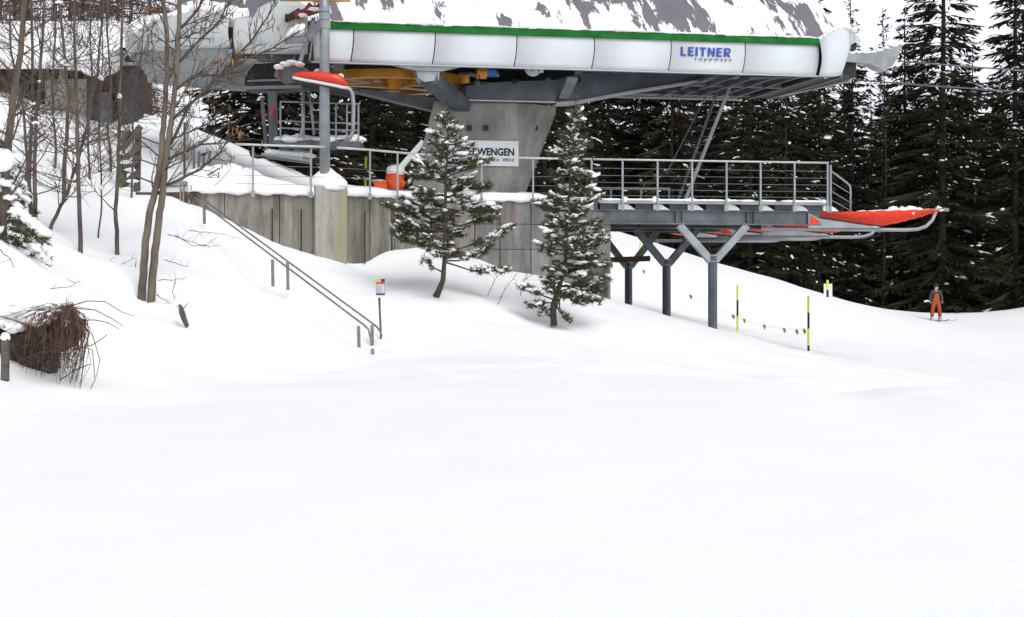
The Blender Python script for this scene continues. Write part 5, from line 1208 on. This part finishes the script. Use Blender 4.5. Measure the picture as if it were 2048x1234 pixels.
body=skinned('body',[(0,0,.98,.13,.10),(0,0,1.2,.13,.10),(0,0,1.42,.13,.10),(0,0,1.55,.055,.055),(0,-.02,1.64,.085,.10),(0,-.01,1.76,.07,.08),
  (.10,0,.92,.09),(.15,-.03,.52,.065),(.19,0,.14,.05),(.19,-.16,.08,.05),(-.10,0,.92,.09),(-.16,-.03,.52,.065),(-.20,0,.14,.05),(-.20,-.16,.08,.05),
  (.20,0,1.45,.055),(.27,0,1.18,.045),(.29,-.08,.93,.03),(.29,-.10,.86,.03),(-.20,0,1.45,.055),(-.27,0,1.18,.045),(-.29,-.08,.93,.03),(-.29,-.10,.86,.03)],
  [(0,1),(1,2),(2,3),(3,4),(4,5),(0,6),(6,7),(7,8),(8,9),(0,10),(10,11),(11,12),(12,13),(2,14),(14,15),(15,16),(16,17),(2,18),(18,19),(19,20),(20,21)],M['skin'],sk)
skinned('jacket',[(0,0,1.1,.17,.14),(0,0,1.28,.18,.14),(0,0,1.44,.16,.13),(0,0,1.54,.08,.08),(.20,0,1.44,.085),(.28,0,1.18,.07),(.30,-.08,.94,.055),(-.20,0,1.44,.085),(-.28,0,1.18,.07),(-.30,-.08,.94,.055)],
  [(0,1),(1,2),(2,3),(2,4),(4,5),(5,6),(2,7),(7,8),(8,9)],M['skijkt'],sk)
skinned('ski_bib',[(0,-.015,.98,.185,.15),(0,-.03,1.2,.165,.15),(0,-.05,1.40,.13,.11),(.11,0,.90,.125),(.16,-.03,.52,.10),(.20,0,.16,.105),(-.11,0,.90,.125),(-.17,-.03,.52,.10),(-.21,0,.16,.105)],
  [(0,1),(1,2),(0,3),(3,4),(4,5),(0,6),(6,7),(7,8)],M['skipant'],sk)
m_=MB(); m_.blob(sk0+Vector((0,.0,1.74)),(.125,.14,.12),1,.02,2); m_.build('helmet',M['black'],sk,True)
m_=MB(); m_.blob(sk0+Vector((0,-.10,1.68)),(.09,.05,.035),1,.02,2); m_.build('goggles',M['steelv'],sk,True)
m_=MB(); m_.blob(sk0+Vector((.01,-.10,1.625)),(.075,.05,.03),1,.02,2); m_.build('face_mask',M['paper'],sk,True)
for s in (-1,1):
    m_=MB(); m_.box(sk0+Vector((s*.20,-.05,.09)),(.13,.32,.18)); m_.build('ski_boot',M['greyp'],sk)
    m_=MB(); c=sk0+Vector((s*.20,0,.012)); d=Vector((.62,-.78,0)); m_.bar(c-d*.8,c+d*.85,.09,.02); m_.bar(c+d*.85,c+d*.98+Vector((0,0,.07)),.08,.02); m_.build('ski',M['gold'] if s>0 else M['black'],sk)
for s in (-1,1):
    for k in range(4):
        pass

# ------------------------------------------------------------ light, world, camera
w=bpy.data.worlds.new('World'); sc.world=w; w.use_nodes=True; N=w.node_tree.nodes; L=w.node_tree.links; bg=N['Background']
sky=N.new('ShaderNodeTexSky'); sky.sky_type='NISHITA'; sky.sun_disc=False
EL,AZ=math.radians(50),math.radians(150)   # azimuth measured clockwise from +Y
sky.sun_elevation=EL; sky.sun_rotation=AZ; sky.dust_density=3; sky.altitude=1500
hs=N.new('ShaderNodeHueSaturation'); hs.inputs['Saturation'].default_value=.22; L.new(sky.outputs[0],hs.inputs['Color']); L.new(hs.outputs[0],bg.inputs[0]); bg.inputs[1].default_value=.15
sd=bpy.data.lights.new('sun','SUN'); sd.energy=1.0; sd.angle=math.radians(35); sd.color=(1,.985,.96); so=bpy.data.objects.new('sun',sd); COL.objects.link(so)
dirv=Vector((math.sin(AZ)*math.cos(EL),math.cos(AZ)*math.cos(EL),math.sin(EL))); so.rotation_euler=dirv.to_track_quat('Z','Y').to_euler()
cd=bpy.data.cameras.new('cam'); cam=bpy.data.objects.new('cam',cd); COL.objects.link(cam); sc.camera=cam
cam.location=(0,0,CZ); cam.rotation_euler=(math.radians(90),0,0); cd.sensor_width=36; cd.lens=F/2048*36; cd.shift_y=-(617-HY)/2048; cd.clip_end=2000; cd.clip_start=.1
sc.view_settings.view_transform='Standard'; sc.view_settings.look='None'; sc.view_settings.exposure=.55; sc.view_settings.gamma=1
sc.cycles.max_bounces=6
